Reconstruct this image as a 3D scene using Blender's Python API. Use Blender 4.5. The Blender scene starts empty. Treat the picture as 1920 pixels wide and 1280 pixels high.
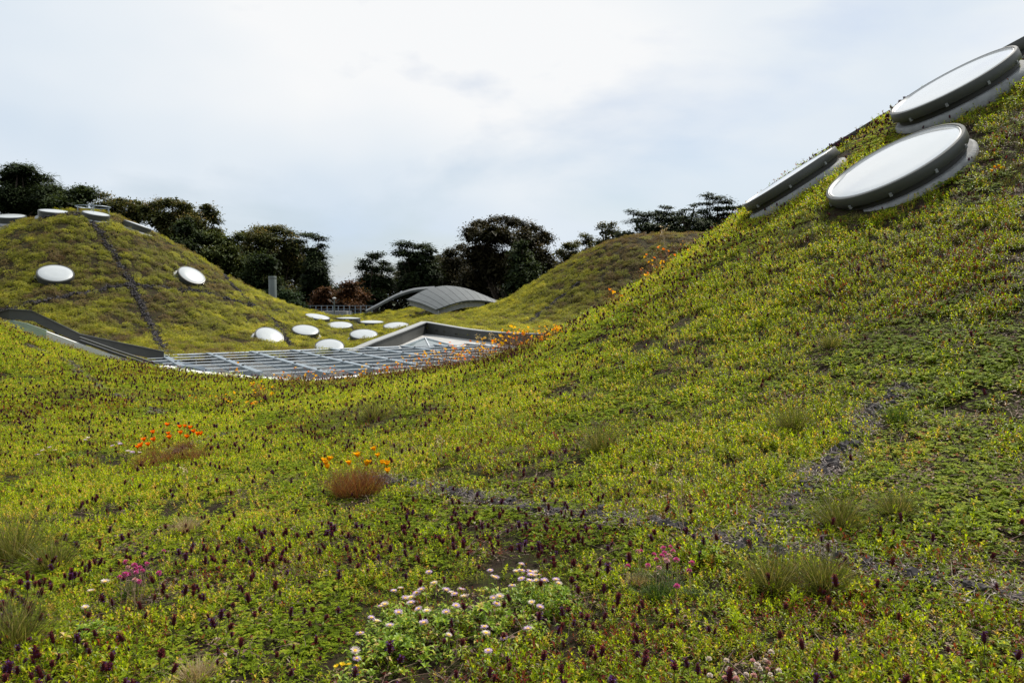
import bpy, math, random
import numpy as np
from mathutils import Vector, Matrix
random.seed(7); rng = np.random.RandomState(7)
scene = bpy.context.scene
R = math.radians

# ------------------------------------------------------------------ camera, sky, sun, exposure
PITCH = math.atan(80 / 1440)
cam_data = bpy.data.cameras.new('camera'); cam = bpy.data.objects.new('camera', cam_data)
scene.collection.objects.link(cam); scene.camera = cam
cam_data.sensor_width = 36; cam_data.lens = 27; cam_data.clip_start = .05; cam_data.clip_end = 9000
cam.location = (0, 0, 0); cam.rotation_euler = (R(90) - PITCH, 0, 0)

SUN_EL, SUN_AZ = 52, 38           # azimuth measured from +Y (view direction) towards +X
world = bpy.data.worlds.new('World'); scene.world = world; world.use_nodes = True
nt = world.node_tree; nt.nodes.clear()
def N(tree, typ, **kw):
    n = tree.nodes.new(typ)
    for k, v in kw.items():
        if k.startswith('_'): setattr(n, k[1:], v)
        else: n.inputs[k.replace('__', ' ')].default_value = v
    return n
def ramp(tree, stops, interp='LINEAR'):
    n = tree.nodes.new('ShaderNodeValToRGB'); cr = n.color_ramp; cr.interpolation = interp
    while len(cr.elements) < len(stops): cr.elements.new(.5)
    for e, (p, c) in zip(cr.elements, stops):
        e.position = p; e.color = (*c, 1) if len(c) == 3 else c
    return n
sky = N(nt, 'ShaderNodeTexSky', _sky_type='NISHITA', _sun_disc=False, _sun_elevation=R(SUN_EL), _sun_rotation=R(SUN_AZ), _altitude=20, _air_density=1., _dust_density=1.5, _ozone_density=1.)
tc = N(nt, 'ShaderNodeTexCoord')
mp = N(nt, 'ShaderNodeMapping'); mp.inputs['Scale'].default_value = (1, 1, 2.6); mp.inputs['Location'].default_value = (.35, .1, .2)
nt.links.new(tc.outputs['Generated'], mp.inputs['Vector'])
n1 = N(nt, 'ShaderNodeTexNoise', Scale=2.3, Detail=7., Roughness=.5, Distortion=.25)
n2 = N(nt, 'ShaderNodeTexNoise', Scale=1.6, Detail=4., Roughness=.45)
mp2 = N(nt, 'ShaderNodeMapping'); mp2.inputs['Scale'].default_value = (1, 1, 2.0); mp2.inputs['Location'].default_value = (4.1, 2.3, .7)
nt.links.new(tc.outputs['Generated'], mp2.inputs['Vector'])
nt.links.new(mp.outputs[0], n1.inputs['Vector']); nt.links.new(mp2.outputs[0], n2.inputs['Vector'])
cov = ramp(nt, [(.32, (.28,) * 3), (.50, (1,) * 3)])           # how much cloud hides the blue
nt.links.new(n1.outputs['Fac'], cov.inputs['Fac'])
shade = ramp(nt, [(.30, (5.7, 6.7, 7.8)), (.44, (7.1, 7.7, 8.3)), (.60, (8.5, 8.6, 8.7))])   # thin grey and white cloud
nt.links.new(n2.outputs['Fac'], shade.inputs['Fac'])
mx = N(nt, 'ShaderNodeMix', _data_type='RGBA')
nt.links.new(cov.outputs['Color'], mx.inputs[0]); nt.links.new(sky.outputs[0], mx.inputs[6]); nt.links.new(shade.outputs[0], mx.inputs[7])
bg = N(nt, 'ShaderNodeBackground', Strength=.1); out = N(nt, 'ShaderNodeOutputWorld')
nt.links.new(mx.outputs[2], bg.inputs['Color']); nt.links.new(bg.outputs[0], out.inputs['Surface'])

sd = bpy.data.lights.new('sun', 'SUN'); sd.energy = 5.0; sd.angle = R(2.5); sd.color = (1, .94, .84)
sun = bpy.data.objects.new('sun', sd); scene.collection.objects.link(sun)
sv = Vector((math.sin(R(SUN_AZ)) * math.cos(R(SUN_EL)), math.cos(R(SUN_AZ)) * math.cos(R(SUN_EL)), math.sin(R(SUN_EL))))
sun.rotation_euler = sv.to_track_quat('Z', 'Y').to_euler()
sun.location = sv * 60
vs = scene.view_settings; vs.view_transform = 'Standard'; vs.look = 'None'; vs.exposure = .14; vs.gamma = 1; vs.use_curve_mapping = False
scene.cycles.max_bounces = 6; scene.cycles.transparent_max_bounces = 8; scene.cycles.diffuse_bounces = 3

# ------------------------------------------------------------------ helpers
def link(o, parent=None):
    scene.collection.objects.link(o)
    if parent: o.parent = parent
    return o
def tag(o, label=None, cat=None, group=None, kind=None):
    if label: o['label'] = label
    if cat: o['category'] = cat
    if group: o['group'] = group
    if kind: o['kind'] = kind
    return o
def empty(name, loc=(0, 0, 0), label=None, cat=None, group=None):
    o = bpy.data.objects.new(name, None); o.location = loc; o.empty_display_size = .1
    link(o); return tag(o, label, cat, group)
def mesh_np(name, V, Fs, mats=(), smooth=False, attrs=None):
    """V (n,3); Fs list of int arrays (k,3)/(k,4) or one"""
    if isinstance(Fs, np.ndarray): Fs = [Fs]
    me = bpy.data.meshes.new(name); V = np.asarray(V, np.float32)
    me.vertices.add(len(V)); me.vertices.foreach_set('co', V.ravel())
    Fs = [np.asarray(f, np.int32) for f in Fs if len(f)]
    if Fs:
        li = np.concatenate([f.ravel() for f in Fs]); tot = np.concatenate([np.full(len(f), f.shape[1], np.int32) for f in Fs])
        st = np.concatenate([[0], np.cumsum(tot)[:-1]]).astype(np.int32)
        me.loops.add(len(li)); me.loops.foreach_set('vertex_index', li)
        me.polygons.add(len(tot)); me.polygons.foreach_set('loop_start', st); me.polygons.foreach_set('loop_total', tot)
        if smooth: me.polygons.foreach_set('use_smooth', np.ones(len(tot), bool))
    for k, (a, typ) in (attrs or {}).items():
        at = me.attributes.new(k, typ, 'POINT')
        at.data.foreach_set('vector' if typ == 'FLOAT_VECTOR' else 'value', np.asarray(a).ravel())
    for m in mats: me.materials.append(m)
    me.update(calc_edges=True)
    return me
def part(name, me, parent=None, loc=None):
    o = bpy.data.objects.new(name, me)
    if loc is not None: o.location = loc
    return link(o, parent)
class MB:
    """collects simple solids into one mesh"""
    def __init__(s): s.v = []; s.f = []; s.n = 0
    def add(s, V, Fc):
        s.v.append(np.asarray(V, float)); s.f += [tuple(i + s.n for i in f) for f in Fc]; s.n += len(V); return s
    def box8(s, P):      # 8 points: bottom 4, top 4
        return s.add(P, [(3, 2, 1, 0), (4, 5, 6, 7), (0, 1, 5, 4), (1, 2, 6, 5), (2, 3, 7, 6), (3, 0, 4, 7)])
    def box(s, x0, x1, y0, y1, z0, z1):
        return s.box8([(x0, y0, z0), (x1, y0, z0), (x1, y1, z0), (x0, y1, z0), (x0, y0, z1), (x1, y0, z1), (x1, y1, z1), (x0, y1, z1)])
    def beam(s, a, b, w, h, up=(0, 0, 1)):
        a = Vector(a); b = Vector(b); d = (b - a).normalized(); r = d.cross(Vector(up)).normalized() * w / 2; u = r.cross(d).normalized() * h / 2
        return s.box8([a - r - u, a + r - u, b + r - u, b - r - u, a - r + u, a + r + u, b + r + u, b - r + u])
    def tube(s, pts, rad, n=6, cap=True):
        pts = [Vector(p) for p in pts]
        if not hasattr(rad, '__len__'): rad = [rad] * len(pts)
        V = []; k = len(pts)
        for i, p in enumerate(pts):
            d = (pts[min(i + 1, k - 1)] - pts[max(i - 1, 0)]).normalized()
            a = d.cross(Vector((0, 0, 1)) if abs(d.z) < .9 else Vector((1, 0, 0))).normalized(); b = d.cross(a)
            for j in range(n):
                t = 2 * math.pi * j / n; V.append(p + (a * math.cos(t) + b * math.sin(t)) * rad[i])
        Fc = [(i * n + j, i * n + (j + 1) % n, (i + 1) * n + (j + 1) % n, (i + 1) * n + j) for i in range(k - 1) for j in range(n)]
        if cap: Fc += [tuple(range(n))[::-1], tuple((k - 1) * n + j for j in range(n))]
        return s.add(V, Fc)
    def lathe(s, prof, n=48, cap=False):
        V = [(r * math.cos(2 * math.pi * j / n), r * math.sin(2 * math.pi * j / n), z) for r, z in prof for j in range(n)]
        Fc = [(i * n + j, i * n + (j + 1) % n, (i + 1) * n + (j + 1) % n, (i + 1) * n + j) for i in range(len(prof) - 1) for j in range(n)]
        if cap: Fc.append(tuple((len(prof) - 1) * n + j for j in range(n)))
        return s.add(V, Fc)
    def mesh(s, name, mats, smooth=False):
        me = bpy.data.meshes.new(name); me.from_pydata(np.concatenate(s.v).tolist(), [], s.f)
        for m in (mats if isinstance(mats, (list, tuple)) else [mats]): me.materials.append(m)
        if smooth:
            me.polygons.foreach_set('use_smooth', np.ones(len(me.polygons), bool)); me.set_sharp_from_angle(angle=R(35))
        me.update(); return me
    def build(s, name, mats, parent=None, smooth=False): return part(name, s.mesh(name, mats, smooth), parent)

# ------------------------------------------------------------------ materials
def mat(name, col, rough=.6, metal=0, spec=.5, noise=None, bump=0, bscale=20, coat=0):
    m = bpy.data.materials.new(name); m.use_nodes = True; t = m.node_tree; b = t.nodes['Principled BSDF']
    b.inputs['Base Color'].default_value = (*col, 1); b.inputs['Roughness'].default_value = rough; b.inputs['Metallic'].default_value = metal
    b.inputs['Specular IOR Level'].default_value = spec; b.inputs['Coat Weight'].default_value = coat
    if noise:
        sc, amt = noise
        g = N(t, 'ShaderNodeTexCoord'); n = N(t, 'ShaderNodeTexNoise', Scale=sc, Detail=6., Roughness=.6); t.links.new(g.outputs['Object'], n.inputs['Vector'])
        r = ramp(t, [(.3, tuple(c * (1 - amt) for c in col)), (.7, tuple(min(1, c * (1 + amt)) for c in col))])
        t.links.new(n.outputs['Fac'], r.inputs['Fac']); t.links.new(r.outputs[0], b.inputs['Base Color'])
    if bump:
        g = N(t, 'ShaderNodeTexCoord'); n = N(t, 'ShaderNodeTexNoise', Scale=bscale, Detail=6., Roughness=.6); t.links.new(g.outputs['Object'], n.inputs['Vector'])
        bp = N(t, 'ShaderNodeBump', Strength=bump, Distance=.02); t.links.new(n.outputs['Fac'], bp.inputs['Height']); t.links.new(bp.outputs[0], b.inputs['Normal'])
    return m
def leaf_mat(name, stops, rough=.45, trans=.35, tone_w=0., tcol=1.5, lw=1., spec=.2):
    """leaf colour from a per-leaf random value, shifted by the plant's own tone"""
    m = bpy.data.materials.new(name); m.use_nodes = True; t = m.node_tree; t.nodes.remove(t.nodes['Principled BSDF']); o = t.nodes['Material Output']
    a = N(t, 'ShaderNodeAttribute', _attribute_name='lr'); v = a.outputs['Fac']
    if tone_w:
        i = N(t, 'ShaderNodeAttribute', _attribute_name='tone', _attribute_type='INSTANCER')
        s = N(t, 'ShaderNodeMath', _operation='MULTIPLY_ADD'); s.inputs[1].default_value = tone_w; t.links.new(i.outputs['Fac'], s.inputs[0])
        w = N(t, 'ShaderNodeMath', _operation='MULTIPLY_ADD'); w.inputs[1].default_value = lw; w.inputs[2].default_value = -tone_w * .5 + (1 - lw) * .5; t.links.new(v, w.inputs[0])
        t.links.new(w.outputs[0], s.inputs[2]); v = s.outputs[0]
    r = ramp(t, stops); t.links.new(v, r.inputs['Fac'])
    p = N(t, 'ShaderNodeBsdfPrincipled', Roughness=rough); p.inputs['Specular IOR Level'].default_value = spec
    t.links.new(r.outputs[0], p.inputs['Base Color'])
    tr = N(t, 'ShaderNodeBsdfTranslucent'); g = N(t, 'ShaderNodeMix', _data_type='RGBA', _blend_type='MULTIPLY'); g.inputs[0].default_value = 1
    t.links.new(r.outputs[0], g.inputs[6]); g.inputs[7].default_value = (tcol * 1.08, tcol * 1.05, tcol * .55, 1); t.links.new(g.outputs[2], tr.inputs['Color'])
    x = N(t, 'ShaderNodeMixShader', Fac=trans); t.links.new(p.outputs[0], x.inputs[1]); t.links.new(tr.outputs[0], x.inputs[2]); t.links.new(x.outputs[0], o.inputs['Surface'])
    return m
M = {}
M['curb'] = mat('curb_render', (.21, .22, .225), .8, noise=(6, .25), bump=.3)
M['lid'] = mat('lid_paint', (.058, .062, .058), .45, spec=.4, noise=(3, .15))
M['neck'] = mat('neck_rubber', (.03, .03, .03), .7)
M['lens'] = mat('lens_acrylic', (.60, .63, .645), .14, spec=.6, noise=(1.3, .035), coat=1)
M['rim'] = mat('rim_aluminium', (.42, .43, .43), .4, metal=.3)
M['parapet'] = mat('parapet_panel', (.045, .047, .043), .55, noise=(2, .15))
M['parapet_cap'] = mat('parapet_cap', (.26, .27, .27), .6)
M['ledge'] = mat('ledge_concrete', (.36, .36, .35), .8, noise=(3, .2))
M['steel'] = mat('steel_blue_grey', (.19, .235, .275), .45, metal=.2, noise=(4, .15))
M['rod'] = mat('rod_galvanised', (.60, .64, .67), .3, metal=.55)
M['dark'] = mat('dark_metal', (.03, .032, .035), .5)
M['white'] = mat('white_panel', (.72, .73, .72), .5)
M['roofmetal'] = mat('roof_metal', (.055, .065, .068), .5, metal=.2, noise=(2, .2))
M['wood'] = mat('bark', (.055, .04, .03), .9, noise=(8, .4), bump=.6)
M['pipe'] = mat('pipe_grey_green', (.09, .11, .10), .5, noise=(2, .15))
M['floor'] = mat('piazza_floor', (.38, .37, .34), .6, noise=(2, .15))
M['wall'] = mat('building_wall', (.5, .5, .49), .8, noise=(2, .15))
def glass_mat(name, col, alpha):
    m = bpy.data.materials.new(name); m.use_nodes = True; t = m.node_tree; b = t.nodes['Principled BSDF']; o = t.nodes['Material Output']
    b.inputs['Base Color'].default_value = (*col, 1); b.inputs['Roughness'].default_value = .08; b.inputs['Specular IOR Level'].default_value = .8
    tr = N(t, 'ShaderNodeBsdfTransparent'); tr.inputs[0].default_value = (.85, .93, .9, 1); x = N(t, 'ShaderNodeMixShader', Fac=alpha)
    t.links.new(tr.outputs[0], x.inputs[1]); t.links.new(b.outputs[0], x.inputs[2]); t.links.new(x.outputs[0], o.inputs['Surface']); return m
M['glass'] = glass_mat('pale_glass', (.45, .56, .55), .45)
M['glass_dark'] = glass_mat('grey_glass', (.12, .16, .17), .8)

# ------------------------------------------------------------------ the lie of the roof
def hsh(i, j, s):
    n = np.sin(i * 127.1 + j * 311.7 + s * 74.7) * 43758.5453
    return n - np.floor(n)
def vn(x, y, s=0):
    x = np.asarray(x, float); y = np.asarray(y, float)
    i = np.floor(x); j = np.floor(y); u = x - i; v = y - j; u = u * u * (3 - 2 * u); v = v * v * (3 - 2 * v)
    return (hsh(i, j, s) * (1 - u) + hsh(i + 1, j, s) * u) * (1 - v) + (hsh(i, j + 1, s) * (1 - u) + hsh(i + 1, j + 1, s) * u) * v
def fbm(x, y, s=0, o=3):
    r = 0; a = .5; t = 0
    for k in range(o): r = r + a * vn(x * 2 ** k, y * 2 ** k, s + k * 9); t += a; a *= .5
    return r / t
def sstep(a, b, x): t = np.clip((x - a) / (b - a), 0, 1); return t * t * (3 - 2 * t)
BELLS = [(12.216, 13.585, 9.487, 6.447, 2.718),     # big near dome on the right
         (-23.81, 42.5, 9.1, 7.35, 1.9),            # left dome
         (10.633, 50.181, 9.679, 5.4, 3.02),        # middle right dome
         (-19.9, 15.3, 7.9, 3.7, 3.18),          # swell at the left
         (-6.2, 61.0, 7.0, 1.1, 2.0)]              # far mound under the metal roof
BY = ([-50, 0, 18, 27, 33, 38, 42, 48, 54, 60, 90, 200], [-1.5, -1.5, -2.0, -2.05, -2.35, -2.6, -2.5, -2.0, -2.0, -1.9, -1.9, -1.9])
BY2 = ([-50, 0, 18, 27, 33, 38, 42, 48, 54, 60, 90, 200], [-1.5, -1.5, -2.0, -2.05, -1.6, -1.33, -1.3, -1.25, -1.4, -1.5, -1.75, -1.75])
def h(x, y):
    x = np.asarray(x, float); y = np.asarray(y, float)
    s = sstep(-9.5, -4, x)
    z = np.interp(y, *BY) * (1 - s) + np.interp(y, *BY2) * s
    for cx, cy, rr, H, q in BELLS: z = z + H * np.exp(-(np.sqrt((x - cx) ** 2 + (y - cy) ** 2) / rr) ** q)
    z = z + (fbm(x * 1.1, y * 1.1, 3) - .5) * .07 + (fbm(x * .35, y * .35, 5) - .5) * .10 * sstep(3, 12, y) + ((fbm(x * 1.2, y * 1.2, 13) - .5) * .34 + (vn(x * 3, y * 3, 15) - .5) * .10) * sstep(24, 31, y) - .10 * sstep(26, 32, y)
    return z
def normal(x, y, e=.15):
    gx = (h(x + e, y) - h(x - e, y)) / (2 * e); gy = (h(x, y + e) - h(x, y - e)) / (2 * e)
    n = np.stack([-gx, -gy, np.ones_like(gx)], -1); return n / np.linalg.norm(n, axis=-1, keepdims=True)
def ray(px, py):
    a = (px - 960) / 1440; b = (640 - py) / 1440
    d = np.array([a, math.cos(PITCH) + b * math.sin(PITCH), -math.sin(PITCH) + b * math.cos(PITCH)]); return d / d[1]
def P(px, py, y): d = ray(px, py); return (d[0] * y, y, d[2] * y)     # the point y metres ahead
def hit(px, py, y0=2., y1=85.):
    d = ray(px, py); t = np.arange(y0, y1, .05); k = np.nonzero(h(d[0] * t, t) >= d[2] * t)[0]
    y = t[k[0]] if len(k) else y1
    return np.array([d[0] * y, y, float(h(d[0] * y, y))])
def project(p):
    x, y, z = p[..., 0], p[..., 1], p[..., 2]
    dep = y * math.cos(PITCH) - z * math.sin(PITCH); up = y * math.sin(PITCH) + z * math.cos(PITCH)
    dep = np.where(dep > .1, dep, .1); return 960 + 1440 * x / dep, 640 - 1440 * up / dep

PIT = np.array([(-4.67, 17.7), (-1.6, 20.6), (1.5, 22.6), (3.6, 25.5), (4.2, 27.0), (1.67, 30), (-4.2, 37), (-5.9, 28.3), (-8.0, 26.7), (-10.9, 24.1), (-14.9, 21.8), (-12, 21.5), (-9.6, 21), (-7.07, 19.2)])
def in_poly(x, y, poly):
    c = np.zeros(np.shape(x), bool); n = len(poly)
    for i in range(n):
        x1, y1 = poly[i]; x2, y2 = poly[(i + 1) % n]
        m = ((y1 > y) != (y2 > y)) & (x < (x2 - x1) * (y - y1) / (y2 - y1 + 1e-12) + x1); c ^= m
    return c
def seg_dist(x, y, pts):
    d = np.full(np.shape(x), 1e9)
    for (x1, y1), (x2, y2) in zip(pts[:-1], pts[1:]):
        dx, dy = x2 - x1, y2 - y1; t = np.clip(((x - x1) * dx + (y - y1) * dy) / (dx * dx + dy * dy + 1e-9), 0, 1)
        d = np.minimum(d, np.hypot(x - x1 - t * dx, y - y1 - t * dy))
    return d
# strips of lava gravel between the planting trays, found on the ground where they lie
def strip(pix): return np.array([hit(a, b)[:2] for a, b in pix])
STRIPS = [(strip([(700, 903), (830, 925), (960, 955), (1130, 975), (1280, 997), (1390, 1030), (1480, 1050), (1640, 1075), (1800, 1105), (1919, 1130), (2050, 1165)]), .085),
          (strip([(1700, 732), (1640, 775), (1585, 840), (1520, 920), (1440, 990), (1390, 1030)]), .085),
          (strip([(330, 850), (400, 825), (445, 815)]), .06), (strip([(215, 742), (260, 758), (310, 782)]), .06),
          (strip([(60, 650), (130, 680), (200, 735)]), .06),
          (strip([(172, 416), (195, 450), (217, 482), (245, 530), (275, 590), (290, 625), (318, 664)]), .20),
          (strip([(252, 537), (190, 545), (130, 555), (60, 570), (0, 586), (-60, 600)]), .15),
          (strip([(252, 535), (350, 546), (420, 560), (480, 575), (540, 588)]), .15),
          (strip([(-40, 432), (20, 419), (80, 410), (150, 404)]), .2),
          (strip([(392, 492), (425, 525), (465, 562)]), .15), (strip([(500, 592), (530, 625), (545, 655)]), .15),
          (strip([(1085, 530), (1045, 562), (1010, 590), (985, 612)]), .16),
          (strip([(745, 600), (790, 588), (812, 583)]), .16)]

# ------------------------------------------------------------------ the planted roof (one sheet)
def axis(spec):
    a = []
    for lo, hi, st in spec: a += list(np.arange(lo, hi - 1e-6, st))
    return np.array(a + [spec[-1][1]])
gx = axis([(-62, -36, .8), (-36, -20, .3), (-20, 16, .2), (16, 30, .5), (30, 62, 1.2)]); gy = axis([(-8, 0, .6), (0, 34, .2), (34, 62, .4), (62, 88, .8)])
X, Y = np.meshgrid(gx, gy); Z = h(X, Y)
V = np.stack([X, Y, Z], -1).reshape(-1, 3); nx, ny = len(gx), len(gy)
I = (np.arange(ny - 1)[:, None] * nx + np.arange(nx - 1)[None]).ravel()
Q = np.stack([I, I + 1, I + nx + 1, I + nx], -1)
c = V[Q].mean(1); Q = Q[~in_poly(c[:, 0], c[:, 1], PIT)]
# skirt down to the park on the roof's far side
rim_ids = np.concatenate([np.arange(nx) + (ny - 1) * nx, np.arange(ny)[::-1] * nx, (np.arange(ny)[::-1]) * nx + nx - 1])
def skirt(ids):
    global V
    b = len(V); w = V[ids].copy(); w[:, 2] = -11.9; V = np.concatenate([V, w]); k = len(ids)
    return np.stack([ids[:-1], ids[1:], b + np.arange(1, k), b + np.arange(k - 1)], -1)
sk = np.concatenate([skirt(np.arange(nx) + (ny - 1) * nx), skirt(np.arange(ny) * nx), skirt(np.arange(ny) * nx + nx - 1), skirt(np.arange(nx))])
def soil_mat():
    m = bpy.data.materials.new('roof_soil'); m.use_nodes = True; t = m.node_tree; b = t.nodes['Principled BSDF']; g = N(t, 'ShaderNodeTexCoord')
    a = N(t, 'ShaderNodeTexNoise', Scale=9., Detail=8., Roughness=.7); c = N(t, 'ShaderNodeTexNoise', Scale=1.1, Detail=4.)
    t.links.new(g.outputs['Object'], a.inputs['Vector']); t.links.new(g.outputs['Object'], c.inputs['Vector'])
    r = ramp(t, [(.30, (.010, .007, .005)), (.48, (.032, .022, .014)), (.56, (.030, .034, .009)), (.72, (.06, .065, .014))])
    r2 = ramp(t, [(.3, (.6, .55, .5)), (.7, (1.15, 1.15, 1.1))])
    t.links.new(a.outputs['Fac'], r.inputs['Fac']); t.links.new(c.outputs['Fac'], r2.inputs['Fac'])
    x = N(t, 'ShaderNodeMix', _data_type='RGBA', _blend_type='MULTIPLY'); x.inputs[0].default_value = 1; t.links.new(r.outputs[0], x.inputs[6]); t.links.new(r2.outputs[0], x.inputs[7])
    t.links.new(x.outputs[2], b.inputs['Base Color']); b.inputs['Roughness'].default_value = .95; b.inputs['Specular IOR Level'].default_value = .1
    bp = N(t, 'ShaderNodeBump', Strength=1., Distance=.06); t.links.new(a.outputs['Fac'], bp.inputs['Height']); t.links.new(bp.outputs[0], b.inputs['Normal']); return m
M['soil'] = soil_mat()
tag(part('planted_roof', mesh_np('planted_roof', V, [Q, sk], [M['soil']], True)), 'undulating planted roof surface of dark soil under low green plants', None, None, 'structure')
M['park'] = mat('park_grass', (.035, .05, .018), .95, noise=(.05, .4))
tag(part('park_ground', mesh_np('park_ground', [(-4000, -4000, -12), (4000, -4000, -12), (4000, 4000, -12), (-4000, 4000, -12)], np.array([[0, 1, 2, 3]]), [M['park']])), 'dark park ground far below the roof, under the trees', None, None, 'structure')

# ------------------------------------------------------------------ skylights
def disc_parts(n=64):
    a = MB().lathe([(1.06, -.75), (1.06, .04), (1.04, .10), (1.0, .135), (.93, .14)], n).mesh('curb', M['curb'], True)
    b = MB().lathe([(.93, .10), (.93, .26)], n).mesh('neck', M['neck'], True)
    c = MB().lathe([(.90, .235), (.985, .235), (1.0, .26), (1.0, .385), (.99, .402), (.955, .406), (.945, .395), (.945, .37)], n).mesh('lid_rim', M['lid'], True)
    d = MB().lathe([(.945, .390), (.93, .406), (.915, .390)], n).mesh('gasket', M['rim'], True)
    e = MB().lathe([(.922, .385), (.91, .392), (.75, .405), (.5, .415), (.25, .422), (.02, .424)], n, True).mesh('lens', M['lens'], True)
    return [('curb', a), ('neck', b), ('lid_rim', c), ('gasket', d), ('lens', e)]
DP = disc_parts()
M['lens_far'] = mat('lens_acrylic_dimmed', (.40, .43, .445), .3, spec=.5, noise=(1.3, .05)); M['flange'] = mat('flange_render', (.30, .31, .31), .8, noise=(5, .2))  # far lens: dimmer sunlight put into the colour so lit tops don't clip
DPF = [('curb', MB().lathe([(1.10, -.9), (1.12, .10), (1.06, .15), (.90, .16)], 40).mesh('curb', M['flange'], True)),
       ('lid_rim', MB().lathe([(.93, .12), (.95, .40), (.93, .43), (.87, .435), (.86, .42)], 40).mesh('lid_rim', M['lid'], True)),
       ('lens', MB().lathe([(.875, .42), (.85, .432), (.5, .455), (.02, .465)], 40, True).mesh('lens', M['lens_far'], True))]
clasp = MB().box(-.022, .022, -.018, .018, -.075, -.02).mesh('clasp', M['curb'])
def skylight(p, n, rad, label, group=None, zs=1., clasps=0, flip=0, lift=0, far=False):
    n = Vector(n).normalized()
    o = empty('skylight', Vector(p) + n * lift, label, 'skylight', group)
    o.rotation_mode = 'QUATERNION'; o.rotation_quaternion = n.to_track_quat('Z', 'Y')
    o.scale = (rad, rad, rad * zs)
    for nm, me in (DPF if far else DP):
        q = part(nm, me, o)
        if nm == 'lens':
            for k in range(clasps):
                a = 2 * math.pi * (k + .5) / clasps; c_ = part('clasp', clasp, o, (.99 * math.cos(a), .99 * math.sin(a), .30)); c_.rotation_euler = (0, 0, a)
    return o
GM = 'skylights in the valley behind the open roof'
def sky_px(px, py, w, label, group=None, tilt=None, **k):
    p = hit(px, py); dep = p[1]; rad = w / 2 / 1440 * dep / 1.0
    n = normal(p[0], p[1], .8) if tilt is None else Vector(tilt)
    return skylight(p, n, rad, label, group, **k)
def tilt_px(px, py, ang, ratio):
    '''lid normal from the slant and flattening of its ellipse'''
    v = Vector(ray(px, py)).normalized(); up = Vector((0, math.sin(PITCH), math.cos(PITCH))); a = R(ang)
    e = Vector((1, 0, 0)) * -math.sin(a) + up * math.cos(a); e = (e - v * e.dot(v)).normalized()
    return -v * ratio + e * math.sqrt(1 - ratio * ratio)
def sky_v(px, py, w, ang, ratio, label, group):
    p = hit(px, py + (9 if ratio > .3 else 5)); rad = w / 2 / 1440 * p[1]; n = tilt_px(px, py, ang, ratio)
    return skylight(Vector(P(px, py, p[1])) - n * rad * .39 * 1.5, n, rad * 1.04, label, group, zs=1.5, far=True)
GL = 'skylights on the left dome'
sky_v(505, 631, 55, -18, 0.58, 'round skylight at the left end of the valley cluster, tilted on the left dome foot', GM)
sky_v(573, 620, 52, -5, 0.38, 'round skylight second from the left in the valley, between the leftmost and the middle one', GM)
sky_v(595, 595, 48, -9, 0.2, 'round skylight farthest back on the left, just under the distant railing', GM)
sky_v(653, 598, 46, 0, 0.06, 'thin edge-on round skylight farthest back, right of another under the railing', GM)
sky_v(637, 611, 50, 0, 0.27, 'round skylight in the middle of the valley cluster with white top', GM)
sky_v(697, 605, 47, 0, 0.12, 'nearly edge-on round skylight behind and between two white-topped ones', GM)
sky_v(743, 612, 50, 3, 0.27, 'round skylight at the right end of the valley cluster beside the parapet', GM)
sky_v(682, 628, 54, 0, 0.36, 'large white-topped round skylight against the left slope of the corner parapet', GM)
sky_v(618, 650, 56, 0, 0.5, 'round skylight nearest the steel frame, partly hidden by its far edge', GM)
sky_v(104, 514, 63, 0, 0.52, 'round white skylight low on the left dome, left of the gravel strip', GL)
sky_v(359, 517, 52, -27, 0.52, 'round white skylight on the left dome, right of the gravel strip', GL)
sky_v(20, 407, 52, 7, 0.15, 'flat skylight at the left end of the row on top of the left dome', GL)
sky_v(102, 398, 54, 0, 0.12, 'flat skylight second from the left on top of the left dome', GL)
sky_v(180, 402, 48, -6, 0.15, 'flat skylight on top of the left dome where the gravel strip begins', GL)
sky_v(258, 423, 50, -20, 0.03, 'skylight seen edge-on at the right shoulder of the left dome', GL)
# a ring rail standing open on the dome's top
pr = hit(152, 405); o = empty('ring_rail', (pr[0], pr[1] + 1.2, float(h(pr[0], pr[1] + 1.2))), 'thin open metal ring on short legs at the very top of the left dome', 'ring rail')
MB().tube([(math.cos(a) * .85, math.sin(a) * .85, .33) for a in np.linspace(0, 2 * math.pi, 33)], .03, 6, False).build('ring', M['steel'], o)
lg = MB().tube([(0, 0, -.3), (0, 0, .33)], .02, 5).mesh('leg', M['steel'])
for k in range(6): part('leg', lg, o, (math.cos(k * 1.047) * .85, math.sin(k * 1.047) * .85, 0))
GR = 'skylights on the near right dome'
def sky_t(px, py, y, w, ang, ratio, label, **k):
    n = tilt_px(px, py, ang, ratio); rad = w / 2 / 1440 * y; p = Vector(P(px, py, y)) - n * rad * .39
    return skylight(p, n, rad, label, GR, **k)
def sky_xy(px, py, y, w, label, tilt=None, **k):
    q = P(px, py, y); z = float(h(q[0], q[1])); n = normal(np.array(q[0]), np.array(q[1]), .6) if tilt is None else tilt
    return skylight((q[0], q[1], z), n, w / 2 / 1440 * y, label, GR, **k)
sky_t(1672, 302, 9.95, 252, 27, .27, 'biggest skylight, a round white lid on the near right slope below another', clasps=10, zs=.95)
sky_t(1783, 153, float(hit(1786, 205)[1]) + .15, 222, 26.3, .165, 'large skylight with a thick dark rim higher up the right slope', clasps=10)
sky_t(1478, 331, float(hit(1478, 372)[1]) + .3, 186, 33, .04, 'narrow tilted skylight on the left edge of the right slope against the sky', clasps=8)
sky_t(1604, 245, 13.9, 118, 31, .0, 'skylight mostly hidden behind the crest between two bigger ones')
sky_t(1866, 99, 12.6, 215, 27, .0, 'dark skylight rim on the skyline at the top right corner')

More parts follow.
